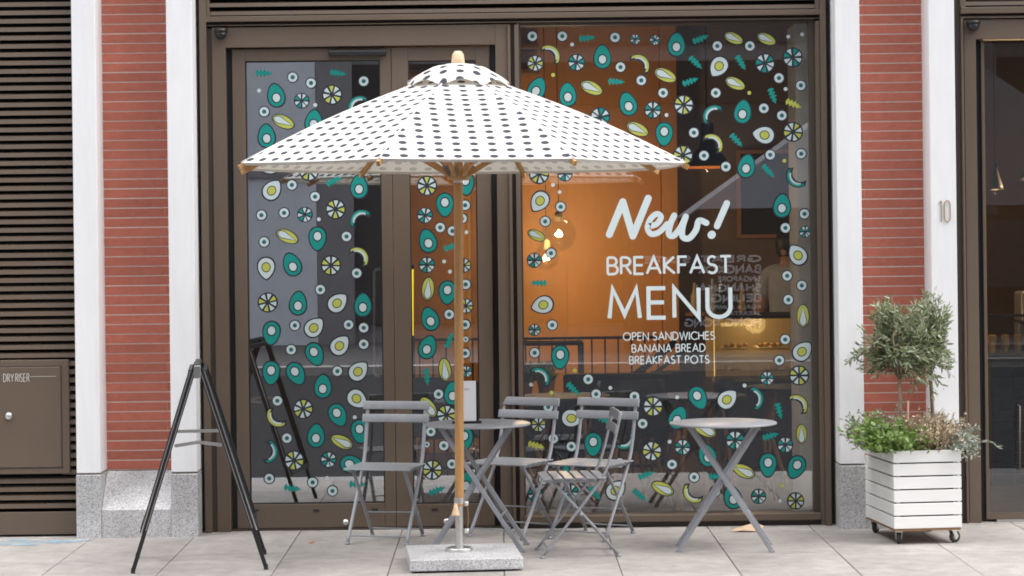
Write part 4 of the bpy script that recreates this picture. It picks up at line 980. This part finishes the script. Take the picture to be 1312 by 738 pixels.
def olive(name, label, base, crown_c, crown_r, ntw, seed, lean=(0, 0)):
    random.seed(seed)
    t = thing(name, label, 'tree', base, group='olive trees in the planter')
    b = Vector(base); c = Vector(crown_c)
    tr = MB(); topz = c.z - crown_r[2] * .75
    fork = Vector((b.x + lean[0], b.y + lean[1], topz))
    tr.tube([b, b.lerp(fork, .5) + Vector((.006, .004, 0)), fork], [.0125, .011, .010], 8)
    br = MB(); lf = MB()
    mains = []
    for i in range(9):
        a_ = 2 * math.pi * i / 9 + random.uniform(-.3, .3)
        q = c + Vector((math.cos(a_) * crown_r[0] * random.uniform(.25, .7), math.sin(a_) * crown_r[1] * random.uniform(.25, .7), random.uniform(-.35, .6) * crown_r[2]))
        m = fork.lerp(q, .5) + Vector((random.uniform(-.03, .03), random.uniform(-.03, .03), .02))
        tr.tube([fork, m, q], [.007, .005, .003], 6); mains.append((fork, m, q))
    lobes = []
    for i in range(8):
        a_ = 2.399 * i; zz = -.6 + 1.45 * i / 7
        lobes.append((c + Vector((math.cos(a_) * crown_r[0] * .62, math.sin(a_) * crown_r[1] * .55, zz * crown_r[2])), random.uniform(.34, .62)))
    lobes.append((c, .6))
    for i in range(ntw):
        f_, m, q = random.choice(mains); s0 = m.lerp(q, random.random()) if random.random() < .7 else f_.lerp(m, random.uniform(.5, 1))
        while True:
            r_ = Vector((random.uniform(-1, 1), random.uniform(-1, 1), random.uniform(-1, 1)))
            if r_.length <= 1: break
        lc, lr = random.choice(lobes); tgt = lc + Vector((r_.x * crown_r[0], r_.y * crown_r[1], r_.z * crown_r[2])) * lr
        d = tgt - s0; ln = min(max(d.length, .06), .34); d.normalize(); d = (d + Vector((0, 0, .30))).normalized()
        e_ = s0 + d * ln; md_ = s0.lerp(e_, .5) + Vector((0, 0, -.01))
        br.tube([s0, md_, e_], [.0022, .0016, .001], 4, caps=False)
        nl = int(ln / .011)
        for k2 in range(nl):
            u = (k2 + .5) / nl
            if u < .15: continue
            pp = s0.lerp(md_, u * 2) if u < .5 else md_.lerp(e_, u * 2 - 1)
            side = Vector((random.gauss(0, 1), random.gauss(0, 1), random.gauss(0, .8)))
            side = (side - d * side.dot(d)).normalized()
            leaf_quad(lf, pp, d * .75 + side * .75, random.uniform(.034, .058), random.uniform(.0095, .0140))
        leaf_quad(lf, e_, d, .04, .01)
    tr.build('trunk', M['bark'], t, smooth=True)
    cr = lf.build('crown', M['olive'], t, fix=False)
    br.build('twigs', M['bark'], cr)
zs = Z1 - .02
c1 = at(1149, 445, -.46); c2 = at(1190, 436, -.36); c3 = at(1178, 400, -.44)
olive('olive_tree', 'olive tree with a round grey-green crown', at(1153, 540, -.46).xy.to_3d() + Vector((0, 0, zs)), c1, (.27, .19, .245), 230, 11)
olive('olive_tree', 'taller loose olive tree behind the round one', at(1195, 540, -.34).xy.to_3d() + Vector((0, 0, zs)), c2, (.165, .16, .275), 105, 12, (-.01, 0))
random.seed(5)
p0_, p1_ = at(1163, 556, -.6), at(1163.5, 514, -.6)
tag(MB().tube([(p0_.x, -.6, zs - .03), (p0_.x + .001, -.6, (zs + p1_.z) / 2), (p1_.x, -.6, p1_.z)], [.0065, .006, .0055], 8).build('plant_stake', M['stake']), 'thin pinkish stake standing in the planter soil', 'stake')

def bush(name, label, m, spots, nst, ln, lw, hgt, seed, droop=0, cat='plant', spread=.6, dens=.014):
    random.seed(seed)
    t = thing(name, label, cat, (sum(s[0] for s in spots) / len(spots), sum(s[1] for s in spots) / len(spots), zs))
    lf = MB(); stm = MB()
    for i in range(nst):
        s_ = random.choice(spots); p = Vector((s_[0] + random.gauss(0, .035), s_[1] + random.gauss(0, .05), zs))
        d = Vector((random.gauss(0, spread) + (s_[2] if len(s_) > 2 else 0), random.gauss(0, spread) + (s_[3] if len(s_) > 3 else 0), 1)).normalized()
        h_ = hgt * random.uniform(.55, 1.1); pts = [p]
        for k2 in range(5):
            d = (d + Vector((random.gauss(0, .12), random.gauss(0, .12), -droop * (k2 + 1) / 5))).normalized()
            pts.append(pts[-1] + d * h_ / 5)
        stm.tube(pts, [.002, .0018, .0016, .0014, .0012, .001], 4, caps=False)
        nl = int(h_ / dens)
        for k2 in range(nl):
            u = k2 / nl * 5; j = min(4, int(u)); pp = pts[j].lerp(pts[j + 1], u - j)
            if k2 < nl * .1: continue
            sd_ = Vector((random.gauss(0, 1), random.gauss(0, 1), random.gauss(0, .6)))
            leaf_quad(lf, pp, (pts[j + 1] - pts[j]).normalized() * .5 + sd_.normalized(), ln * random.uniform(.7, 1.25), lw * random.uniform(.7, 1.2))
    lo = lf.build('foliage', m, t, fix=False); stm.build('stems', M['bark'] if m is not M['green'] else M['green'], t)
gx = lambda x: wx(x, 570, -.55)
bush('leafy_plant', 'fresh green leafy plant spilling over the planter edge', M['green'], [(gx(1124), -.64, -.12, -.3), (gx(1138), -.58, -.1, -.2), (gx(1152), -.66, .1, -.35), (gx(1122), -.45, -.22, 0), (gx(1130), -.3, -.2, 0)], 170, .032, .019, .22, 21, droop=.34, spread=.45)
bush('dried_plant', 'dry beige plant with withered leaves in the planter', M['dry'], [(gx(1172), -.62, 0, -.2), (gx(1186), -.58, 0, -.2), (gx(1200), -.62, .1, -.2), (gx(1190), -.4), (gx(1135), -.36, -.2), (gx(1206), -.45, .05)], 210, .022, .012, .225, 22, droop=.12, dens=.009, spread=.45)
bush('silver_plant', 'silvery plant trailing over the planter corner', M['silver'], [(gx(1214), -.64, .35, -.3), (gx(1216), -.55, .4, -.1), (gx(1214), -.44, .3)], 46, .030, .012, .23, 23, droop=.75, dens=.010, spread=.3)
bush('silver_plant', 'silvery small-leaved plant beside the dry one at the back', M['silver'], [(gx(1116), -.50, -.35, -.1), (gx(1120), -.38, -.35), (gx(1205), -.30, .2), (gx(1165), -.3)], 60, .024, .010, .25, 24, droop=.25, dens=.011, spread=.4)

# scraps on the pavement
def scrap(name, label, px, py, Y, pts, m):
    x0 = wx(px, py, Y); mb = MB(); n_ = len(pts)
    mb.v = [(x0 + x, Y + y_, .002 + h_) for x, y_, h_ in pts] + [(x0 + x, Y + y_, .0005 + h_ * .7) for x, y_, h_ in pts]
    mb.f = [tuple(range(n_)), tuple(range(n_, 2 * n_))[::-1]] + [(i, n_ + i, n_ + (i + 1) % n_, (i + 1) % n_) for i in range(n_)]; mb.m = [0] * len(mb.f)
    return tag(mb.build(name, m), label, 'litter')
scrap('paper_scrap', 'crumpled brown paper scrap under the empty table', 955, 677, -.06, [(-.09, -.02, .0), (-.02, -.05, .012), (.08, -.04, .004), (.11, .0, .03), (.06, .03, .045), (.0, .03, .03), (-.06, .02, .012)], M['scrap'])
scrap('fallen_leaf', 'small orange leaf lying on the pavement by the sandwich board', 399, 692, -.35, [(-.02, -.005, 0), (0, -.012, .004), (.02, -.003, .002), (.012, .01, .008), (-.008, .01, .003)], M['rust'])

# ================================================================== CAFE INTERIOR
IX0, IX1, IY1 = -2.7, 6.4, 5.2
struct(MB().box(IX0, IX1, .30, IY1 + .2, -.28, .003).build('interior_floor', M['floor_in']))
struct(MB().box(IX0, IX1, .345, IY1 + .2, 3.72, 3.9).build('interior_ceiling', M['ceil']))
struct(MB().box(IX0 - .15, IX0, .345, IY1 + .2, 0, 3.72).build('interior_wall', M['brown']))
struct(MB().box(IX1, IX1 + .15, .345, IY1 + .2, 0, 3.72).build('interior_wall', M['brown']))
struct(MB().box(IX0, IX1, IY1 + .02, IY1 + .2, 0, 3.72).build('interior_wall', M['brown']))
struct(MB().box(IX0, -.78, 2.4, 2.55, .004, 3.72).build('interior_partition', M['brown']))
struct(MB().box(X3L - .02, X4R + .02, .345, .50, 0, 3.72).build('interior_wall', M['beige']))
struct(MB().box(IX0, X2R - .0, .345, .45, 0, 3.72).build('interior_wall', M['brown']))
struct(MB().box(xb0, xr1, .345, .42, 3.045, 3.72).build('interior_wall', M['brown']))
struct(MB().box(wx(1018, 300, .5), X3L - .021, .36, .75, .004, 3.045).build('window_reveal', M['beige']))
wp = thing('panelled_wall', 'orange panelled wall at the back of the cafe', 'wall', (.3, IY1, 0))
nP = 3; x0, x1 = -1.0, 1.32; wdt = (x1 - x0) / nP
pm = MB().box(.0008, wdt - .0008, -.03, .018, .004, 3.70).mesh('panel', M['orange'])
for i in range(nP): link_obj('panel', pm, wp, (x0 + i * wdt - .3, 0, 0))
MB().box(1.325, 1.45, IY1 - .16, IY1 + .018, .004, 3.70).build('end_post', M['orange'], wp, bevel=.005)
# railing in front of it
YR = 3.2
rl = thing('stair_railing', 'black metal railing in front of the orange wall', 'railing', (.3, YR, 0))
ra, rb_ = at(500, 430, YR), at(846, 430, YR); zr_ = rb_.z
MB().box(ra.x, rb_.x, YR - .015, YR + .015, zr_ - .02, zr_).build('top_rail', M['blackm'], rl)
MB().box(ra.x, rb_.x, YR - .012, YR + .012, .06, .085).build('bottom_rail', M['blackm'], rl)
k = ra.x + .02; bm_ = MB().box(-.006, .006, -.006, .006, .0, zr_ - .02).mesh('baluster', M['blackm'])
while k < rb_.x: link_obj('baluster', bm_, rl, (k - .3, 0, 0)); k += .097
pa, pb = at(800, 492, YR - .3), at(866, 437, YR - .3)
MB().bar(pa, pb, .03, .05, (0, 1, 0)).build('handrail', M['blackm'], rl); MB().bar(pa + Vector((.07, 0, -.05)), pb + Vector((.07, 0, -.05)), .03, .03, (0, 1, 0)).build('handrail', M['blackm'], rl)

def point(name, loc, e_, col, r=.05):
    d = bpy.data.lights.new(name, 'POINT'); d.energy = e_ * .6; d.color = col; d.shadow_soft_size = r
    o = bpy.data.objects.new(name, d); COL.objects.link(o); o.location = loc; return o
WARM = (1, .66, .36)
def globe(px, py, Y, r, e_, label):
    p = at(px, py, Y); t = thing('globe_pendant', label, 'pendant lamp', p, group='glass globe pendants')
    MB().lathe([(r * math.sin(math.pi * i / 14), -r * math.cos(math.pi * i / 14)) for i in range(15)], p, 28).build('globe', M['glass_thin'], t, smooth=True)
    MB().lathe([(.0, -.024), (.013, -.018), (.017, 0), (.012, .022), (.008, .036)], p, 14).build('bulb', M['bulb'], t, smooth=True)
    MB().lathe([(.028, r - .035), (.03, r + .03), (.012, r + .045)], p, 14).build('lamp_holder', M['gold'], t)
    MB().tube([p + Vector((0, 0, r + .04)), (p.x, p.y, 3.72)], .003, 6).build('cord', M['blackm'], t)
    l = point('globe_light', p, e_, WARM, .026); l.parent = t; l.location = (0, 0, 0)
globe(716, 300, 4.2, .135, 62, 'larger clear glass globe lamp by the orange wall')
globe(700, 330, 4.4, .10, 30, 'smaller clear glass globe lamp hanging just below')
# black bell pendant
Yb = 2.5; p = at(906, 213, Yb)
t = thing('bell_pendant', 'black bell lamp with a glowing orange rim', 'pendant lamp', p)
MB().lathe([(.150, .0), (.140, .045), (.110, .085), (.062, .13), (.052, .21), (.048, .30), (.0, .31)], p, 28).build('lamp_shade', M['blackm'], t, smooth=True)
MB().lathe([(.149, -.002), (.149, -.014), (.130, -.014), (.130, -.002)], p, 28).build('rim', M['rim'], t)
MB().tube([p + Vector((0, 0, .30)), (p.x, p.y, 3.72)], .006, 6).build('cord', M['blackm'], t)
l = point('bell_light', p, 22, WARM, .012); l.parent = t; l.location = (0, 0, -.03)
# yellow light tube seen through the narrow leaf
a_, b_ = at(528, 345, 2.9), at(528, 430, 2.9)
t = thing('light_tube', 'bright yellow upright light tube behind the narrow door leaf', 'light', (a_.x, 2.9, b_.z))
MB().tube([a_, b_], .011, 10).build('tube', M['strip'], t); MB().box(a_.x - .012, a_.x + .012, 2.912, 2.93, .004, a_.z + .03).build('stand', M['blackm'], t)
# shelves with glasses, top left of the window
for zi, yy in enumerate((58, 90)):
    za = wz(680, yy, 4.95)
    t = thing('wall_shelf', ['upper', 'lower'][zi] + ' wall shelf of glass jars high on the orange wall', 'shelf', (-.25, 4.95, za))
    MB().box(-.95, .335, 4.80, 5.168, za - .03, za).build('board', M['legwood'], t)
    MB().box(-.95, .335, 4.801, 4.815, za - .042, za - .031).build('lipping', M['tray'], t)
    jm = MB().lathe([(.03, 0), (.034, .01), (.034, .075), (.024, .09), (.026, .10), (0, .10)], n=12).mesh('glass_jar', M['tray'], smooth=True)
    for k in range(4):
        o = link_obj('glass_jar', jm, None, (.04 + k * .078, 4.95, za)); tag(o, 'small amber glass jar on the ' + ['upper', 'lower'][zi] + ' wall shelf', 'jar', 'jars on the ' + ['upper', 'lower'][zi] + ' shelf')
# display counter
YC = 3.6; ca_, cb_ = at(914, 409, YC), at(1010, 488, YC)
zc0, zc1 = cb_.z, ca_.z
dc = thing('display_counter', 'lit glass pastry counter inside the window', 'counter', ((ca_.x + cb_.x) / 2, YC + .3, 0))
MB().box(ca_.x, cb_.x + .5, YC, YC + .7, .004, zc0).build('body', M['blackm'], dc)
MB().box(ca_.x, cb_.x + .5, YC + .66, YC + .7, zc0, zc1).build('back_panel', M['tray'], dc)
MB().box(ca_.x, cb_.x + .5, YC, YC + .7, zc1, zc1 + .025).build('top', M['blackm'], dc)
MB().box(ca_.x + .002, cb_.x + .5, YC + .003, YC + .008, zc0, zc1).build('front_glass', M['glass_thin'], dc)
MB().box(ca_.x, ca_.x + .007, YC - .004, YC + .012, zc0, zc1).build('corner_light', M['warmstrip'], dc)
MB().box(ca_.x + .02, cb_.x + .5, YC + .06, YC + .64, zc0 + .17, zc0 + .18).build('shelf', M['glass_thin'], dc)
MB().box(ca_.x + .06, ca_.x + .25, YC + .02, YC + .05, zc1 - .055, zc1 - .03).build('strip_light', M['warmstrip'], dc)
for i, (u0, u1, yy) in enumerate(((.08, .27, 441), (.34, .57, 441), (.02, .20, 471), (.39, .58, 471))):
    zz = wz(930, yy + 4, YC + .2)
    MB().box(ca_.x + u0, ca_.x + u1, YC + .08, YC + .4, zz - .012, zz).build('tray', M['tray'], dc, bevel=.004)
    for j in range(4):
        o = MB().lathe([(0, 0), (.022, .004), (.026, .016), (.018, .03), (0, .034)], n=12).build('pastry', M['pastry'], smooth=True)
        o.location = (ca_.x + u0 + .03 + j * .048, YC + .14 + (j % 2) * .06, zz); tag(o, 'round golden pastry on the ' + ('upper tray by the corner light', 'upper tray at the far end', 'lower tray by the corner light', 'lower tray at the far end')[i] + ' of the counter', 'pastry', 'pastries in the counter')
l = point('counter_light', (ca_.x + .35, YC + .3, zc1 - .05), 5, (1, .62, .22), .08); l.parent = dc; l.location = l.location - dc.location

# ---- person behind the counter
def skin_mesh(name, verts, edges, radii, root, m, parent, sub=2):
    me = bpy.data.meshes.new(name); me.from_pydata(verts, edges, []); o = bpy.data.objects.new(name, me); COL.objects.link(o); o.parent = parent
    md = o.modifiers.new('skin', 'SKIN'); md.use_smooth_shade = True
    for i, r in enumerate(radii):
        me.skin_vertices[0].data[i].radius = r if isinstance(r, tuple) else (r, r)
        me.skin_vertices[0].data[i].use_root = (i == root)
    s_ = o.modifiers.new('sub', 'SUBSURF'); s_.levels = sub; s_.render_levels = sub
    me.materials.append(m); return o
pp = at(1010, 320, 4.65)
pe = thing('person', 'person in a grey shirt with dark hair standing behind the counter', 'person', (pp.x, 4.65, .004), R(-35))
vb = [(0, 0, .98), (0, 0, 1.15), (0, .0, 1.34), (0, .01, 1.45), (0, -.005, 1.53), (0, -.02, 1.62), (0, -.015, 1.70),
      (.19, 0, 1.42), (.23, -.03, 1.15), (.20, -.22, 1.06), (.17, -.32, 1.06), (-.19, 0, 1.42), (-.23, -.03, 1.15), (-.20, -.22, 1.06), (-.17, -.32, 1.06),
      (.10, 0, .90), (.11, -.01, .50), (.11, .01, .08), (.12, -.12, .04), (-.10, 0, .90), (-.11, -.01, .50), (-.11, .01, .08), (-.12, -.12, .04)]
eb = [(0, 1), (1, 2), (2, 3), (3, 4), (4, 5), (5, 6), (3, 7), (7, 8), (8, 9), (9, 10), (3, 11), (11, 12), (12, 13), (13, 14), (0, 15), (15, 16), (16, 17), (17, 18), (0, 19), (19, 20), (20, 21), (21, 22)]
rb2 = [(.15, .11), (.14, .10), (.17, .11), (.09, .08), .052, (.072, .085), (.072, .085), .065, .048, .038, .03, .065, .048, .038, .03, .09, .062, .042, .035, .09, .062, .042, .035]
skin_mesh('body', vb, eb, rb2, 0, M['skin'], pe)
skin_mesh('shirt', [(0, 0, .94), (0, 0, 1.15), (0, 0, 1.34), (0, .01, 1.46), (.19, 0, 1.42), (.225, -.02, 1.22), (-.19, 0, 1.42), (-.225, -.02, 1.22)], [(0, 1), (1, 2), (2, 3), (3, 4), (4, 5), (3, 6), (6, 7)], [(.18, .14), (.17, .13), (.195, .135), (.10, .09), .085, .07, .085, .07], 0, M['shirt'], pe)
skin_mesh('trousers', [(0, 0, .97), (.10, 0, .88), (.11, -.01, .50), (.11, .01, .10), (-.10, 0, .88), (-.11, -.01, .50), (-.11, .01, .10)], [(0, 1), (1, 2), (2, 3), (0, 4), (4, 5), (5, 6)], [(.165, .125), .105, .078, .062, .105, .078, .062], 0, M['trousers'], pe)
MB().lathe([(.0, .135), (.06, .122), (.098, .085), (.112, .03), (.108, -.03), (.092, -.09), (.07, -.10)], (0, .015, 1.665), 20).build('hair', M['hair'], pe, world=False, smooth=True)

# ---- menu board and bottles on the back wall
mbx0, mbx1, mz0, mz1 = wx(950, 250, 5.1), wx(1080, 250, 5.1), wz(1000, 300, 5.1), wz(1000, 196, 5.1)
t = thing('menu_board', 'black framed board high on the brown wall behind the counter', 'board', ((mbx0 + mbx1) / 2, 5.18, mz0))
MB().box(mbx0, mbx1, 5.17, 5.215, mz0, mz1).build('board', M['blackm'], t)
fr = MB(); fr.box(mbx0 - .03, mbx0, 5.15, 5.215, mz0 - .03, mz1 + .03); fr.build('frame', M['legwood'], t)
MB().box(mbx0, mbx1, 5.15, 5.215, mz1, mz1 + .03).build('frame', M['legwood'], t); MB().box(mbx0, mbx1, 5.15, 5.215, mz0 - .03, mz0).build('frame', M['legwood'], t)
zsf = wz(930, 400, 5.05)
t = thing('bottle_shelf', 'low wall shelf behind the pastry counter', 'shelf', (1.9, 5.1, zsf))
MB().box(1.50, 2.75, 5.0, 5.215, zsf - .025, zsf).build('board', M['legwood'], t)
for k in range(9):
    o = MB().lathe([(.030, 0), (.032, .01), (.032, .13 + .03 * (k % 3)), (.012, .19 + .03 * (k % 3)), (.012, .24 + .03 * (k % 3)), (0, .24 + .03 * (k % 3))], n=12).build('bottle', M[('tray', 'opp_grey', 'green_glass')[k % 3]], smooth=True)
    o.location = (1.58 + k * .125 + .03 * math.sin(k * 2.3), 5.1, zsf); tag(o, ('amber', 'pale grey', 'dark green')[k % 3] + ' bottle on the low shelf behind the counter', 'bottle', 'bottles behind the counter')
# ---- furniture near the window
def cafe_table(x, y, label):
    t = thing('cafe_table', label, 'table', (x, y, .004), random.uniform(0, 1), group='black cafe tables inside')
    MB().lathe([(0, .70), (.30, .70), (.30, .725), (0, .725)], n=32).build('table_top', M['blackm'], t, world=False, bevel=.004)
    for i in range(4):
        a_ = math.pi / 2 * i + .4
        MB().tube([(.16 * math.cos(a_), .16 * math.sin(a_), .70), (.27 * math.cos(a_), .27 * math.sin(a_), 0)], [.017, .012], 8).build('leg', M['legwood'], t, world=False)
def cafe_chair(x, y, rz, label):
    t = thing('shell_chair', label, 'chair', (x, y, .004), R(rz), group='black shell chairs inside')
    mb = MB(); n_ = 7; rowsP = [(-.20, .455, .20), (-.05, .44, .21), (.12, .445, .215), (.19, .50, .22), (.225, .62, .215), (.245, .76, .20), (.25, .83, .17)]
    for (yy, zz, hw) in rowsP:
        for j in range(n_):
            u = -1 + 2 * j / (n_ - 1); mb.v.append((u * hw, yy - (.06 * u * u if zz > .5 else 0), zz + (.05 * u * u if zz <= .5 else 0)))
    for i in range(len(rowsP) - 1):
        for j in range(n_ - 1):
            q = i * n_ + j; mb.f.append((q, q + 1, q + n_ + 1, q + n_)); mb.m.append(0)
    o = mb.build('shell', M['blackm'], t, world=False, smooth=True); md = o.modifiers.new('solid', 'SOLIDIFY'); md.thickness = .012
    for sx_ in (-1, 1):
        for sy in (-1, 1): MB().tube([(.12 * sx_, .10 * sy, .44), (.21 * sx_, .22 * sy, 0)], [.016, .010], 8).build('leg', M['legwood'], t, world=False)
random.seed(3)
cafe_table(.42, 1.25, 'black cafe table behind the sideways chair'); cafe_table(1.28, 1.15, 'black cafe table behind the empty grey table'); cafe_table(1.95, 1.9, 'black cafe table before the lit counter')
cafe_chair(.05, 1.0, 150, 'black shell chair with wooden legs near the mullion'); cafe_chair(.82, 1.3, 200, 'black shell chair with wooden legs between two cafe tables'); cafe_chair(1.62, 1.25, 100, 'black shell chair with wooden legs beside the lit counter side'); cafe_chair(1.22, 1.85, 10, 'black shell chair with wooden legs behind its cafe table')
cafe_chair(-.45, 1.4, 20, 'black shell chair with wooden legs behind the narrow door leaf')
bn = thing('bench', 'black upholstered bench inside the window', 'bench', (.82, 2.2, .004))
MB().box(.42, 1.16, 1.95, 2.40, .36, .46).build('seat', M['blackm'], bn, bevel=.02); MB().box(.42, 1.16, 1.86, 1.95, .30, .83).build('backrest', M['blackm'], bn, bevel=.02)
for xx in (.46, 1.12):
    for yy in (1.92, 2.36): MB().box(xx - .02, xx + .02, yy - .02, yy + .02, .004, .36).build('leg', M['blackm'], bn)
# open black frame with potted plants beside the mullion
YF = 2.55; fa, fb_ = at(650, 441, YF), at(747, 441, YF)
st_ = thing('plant_stand', 'open black plant stand beside the window mullion', 'plant stand', ((fa.x + fb_.x) / 2, YF, .004))
for xx in (fa.x, fb_.x - .022):
    for yy in (YF - .14, YF + .14): MB().box(xx, xx + .022, yy - .011, yy + .011, .004, fb_.z).build('post', M['blackm'], st_)
for yy in (YF - .14, YF + .14): MB().box(fa.x, fb_.x, yy - .0111, yy + .0111, fb_.z, fb_.z + .022).build('top_rail', M['blackm'], st_)
MB().box(fa.x, fb_.x, YF - .15, YF + .15, .60, .625).build('shelf', M['blackm'], st_); MB().box(fa.x, fb_.x, YF - .14, YF + .14, .15, .60).build('cupboard', M['blackm'], st_)
for i, px in enumerate((672, 700)):
    x = wx(px, 495, YF); t = thing('potted_plant', ['bushy plant in a terracotta pot next to the mullion', 'spiky plant in a terracotta pot on the black stand'][i], 'potted plant', (x, YF, .625), group='pots on the black stand')
    MB().lathe([(.045, 0), (.062, .10), (.066, .10), (.066, .12), (.055, .12), (.05, .10), (0, .10)], (0, 0, 0), 20).build('pot', M['terracotta'], t, world=False, smooth=False)
    lf = MB()
    for k in range(130): leaf_quad(lf, Vector((random.gauss(0, .03), random.gauss(0, .03), .10 + random.random() * .12)), Vector((random.gauss(0, 1), random.gauss(0, 1), .8)), .07, .02)
    lf.build('foliage', M['green'], t, world=False, fix=False)

# ---- bar seen through the right-hand doorway
YB = 2.2; bx0 = wx(1270, 460, YB); zb1 = wz(1290, 460, YB)
br = thing('tiled_bar', 'dark tiled bar counter seen through the doorway', 'counter', (bx0 + 1, YB + .3, 0))
MB().box(bx0, IX1, YB, YB + .7, .004, zb1).build('body', M['grout'], br)
MB().box(bx0 - .03, IX1, YB - .04, YB + .74, zb1, zb1 + .03).build('worktop', M['blackm'], br)
tm = MB().box(.003, .147, -.008, .0, .003, .071).mesh('tile', M['tile'])
for r_ in range(int((zb1 - .01) / .074)):
    for k in range(6): link_obj('tile', tm, br, (bx0 + k * .15 - br.location.x, YB - br.location.y, .01 + r_ * .074))
MB().box(bx0, IX1, YB + .05, YB + .06, zb1 + .03, zb1 + .29).build('glass_screen', M['glass_thin'], br)
MB().box(bx0, IX1, YB + .04, YB + .07, zb1 + .29, zb1 + .305).build('screen_rail', M['blackm'], br)
for k in range(3):
    o = MB().lathe([(.02, 0), (.022, .005), (.03, .09), (.031, .12), (.02, .13), (0, .13)], n=12).build('jar', M['pastry'], smooth=True)
    o.location = (bx0 + .05 + k * .09, YB + .2, zb1 + .03); tag(o, 'amber jar standing on the tiled bar', 'jar', 'jars on the tiled bar')
p = at(1300, 404, 3.0)
cm = thing('coffee_machine', 'grey coffee machine behind the tiled bar', 'coffee machine', (p.x + .1, 2.75, zb1 + .03))
cm.location.z = zb1 + .03
MB().box(-.13, .22, -.12, .14, .20, .42).build('body', M['machine'], cm, world=False, bevel=.02); MB().box(-.13, .22, -.02, .14, .0, .20).build('back', M['machine'], cm, world=False, bevel=.01)
MB().box(-.13, .22, -.13, .14, .0, .04).build('drip_tray', M['blackm'], cm, world=False)
for xx in (-.06, .09): MB().lathe([(.025, -.03), (.03, .0), (.03, .03)], (xx, -.08, .18), 12).build('group_head', M['steel'], cm, world=False)
for px, py, e_ in ((1275, 243, 6), (1317, 231, 8)):
    p = at(px, py, 3.0); t = thing('cone_pendant', 'grey cone lamp hanging over the tiled bar', 'pendant lamp', p, group='cone lamps over the bar')
    MB().lathe([(.062, 0), (.055, .03), (.035, .09), (.018, .16), (.016, .19)], p, 20).build('lamp_shade', M['lampshade'], t, smooth=True)
    MB().lathe([(.0, .002), (.052, .002), (.052, .010), (0, .010)], p, 20).build('diffuser', M['warmstrip'], t)
    MB().tube([p + Vector((0, 0, .18)), (p.x, p.y, 3.72)], .003, 6).build('cord', M['blackm'], t)
    l = point('cone_light', p, e_, WARM, .010); l.parent = t; l.location = (0, 0, -.03)

# ================================================================== ACROSS THE STREET (seen only as reflections)
YO = -24.0
op = thing('office_building', 'stone office building across the street', 'building', (0, YO, 0))
MB().box(-3.0, 22, YO - 2.5, YO - .3, 0, 10.5).build('wall', M['opp_stone'], op)
op2 = thing('office_building', 'stone building beyond the side street across the road', 'building', (-13, YO, 0))
MB().box(-22, -4.62, YO - 2.5, YO - .3, 0, 10.5).build('wall', M['opp_stone'], op2)
for x0, x1 in ((-12.4, -11.4), (-8.2, -7.2), (-5.2, -4.62), (-3.0, -2.4), (-.3, .3), (7.2, 8.2), (11.4, 12.4)):
    MB().box(x0, x1, YO - .3, YO, 0, 10.5).build('pier', M['opp_stone'], op if x0 > -4 else op2)
edges_ = [-11.4, -8.2, -7.2, -5.2, -2.4, -.3, .3, 7.2, 8.2, 11.4]
for i in range(0, 10, 2):
    MB().box(edges_[i], edges_[i + 1], YO - .29, YO - .22, .3, 3.9).build('window', M['opp_glass'], op if i > 3 else op2)
    MB().box(edges_[i], edges_[i + 1], YO - .29, YO - .05, 3.9, 4.6).build('fascia', M['opp_dark'], op if i > 3 else op2)
    MB().box(edges_[i], edges_[i + 1], YO - .29, YO - .22, 4.9, 9.5).build('window', M['opp_glass'], op if i > 3 else op2)
nb = thing('narrow_house', 'narrow pale rendered house between the two stone buildings', 'building', (-3.8, YO, 0))
MB().box(-4.615, -3.005, YO - 2.5, YO + .05, 0, 10.5).build('wall', M['opp_pale'], nb)
MB().box(-4.615, -3.005, YO + .05, YO + .12, 2.75, 2.9).build('string_course', M['opp_stone'], nb)
# pale gabled kiosk on the opposite pavement
ko = thing('kiosk', 'pale grey gabled kiosk on the opposite pavement', 'kiosk', (6.4, -20.5, 0))
MB().prism([(2.95, 2.12), (10.1, 2.12), (6.5, 4.62)], -21.8, -20.2).build('gable', M['opp_grey'], ko)
MB().prism([(2.78, 2.0), (6.5, 4.62), (10.3, 2.0), (10.3, 2.03), (6.5, 4.66), (2.78, 2.03)], -21.9, -20.215).build('roof', M['opp_grey'], ko)
MB().box(1.9, 9.9, -21.7, -20.3, 0, 1.98).build('walls', M['opp_dark'], ko)
MB().box(5.2, 8.6, -20.3, -20.26, .9, 1.9).build('shutter', M['opp_glass'], ko)
# list of cities lettered on the kiosk front
YK = -20.29
DR = CAMD + 2 * YG - YK
def ro(px, py): s_ = F / DR; return (px - PX - RO * (py - PY)) / s_, H - ((py - PY) + RO * (px - PX)) / s_
mb = MB()
for s_, xl, y0, y1, sw in (('GREAT SUITE', 826, 327.5, 336.5, 2.6), ('BANGKOK', 895, 340, 350, 2.7), ('SINGAPORE', 920, 354, 360.5, 1.7), ('SHANGHAI', 893, 364, 373.5, 2.7),
                           ('BEIJING', 912, 377, 386.5, 2.7), ('KUALA LUMPUR', 905, 391, 396, 1.4), ('JAKARTA', 935, 399, 404, 1.5), ('HONG KONG', 878, 408, 418, 2.7)):
    xa_, z1 = ro(974, y0); xb2, z0 = ro(xl, y1)
    for pl in text_strokes(s_, -xa_, -xb2, z0, z1, .28): ribbon(mb, [(p[0], p[1]) for p in pl], sw * DR / F, 0)
# letters face the street (+Y): flip so that they read correctly from there
mb.v = [(-x, YK, z_) for x, y_, z_ in mb.v]
mb.build('lettering', M['opp_letter'], ko, fix=False)
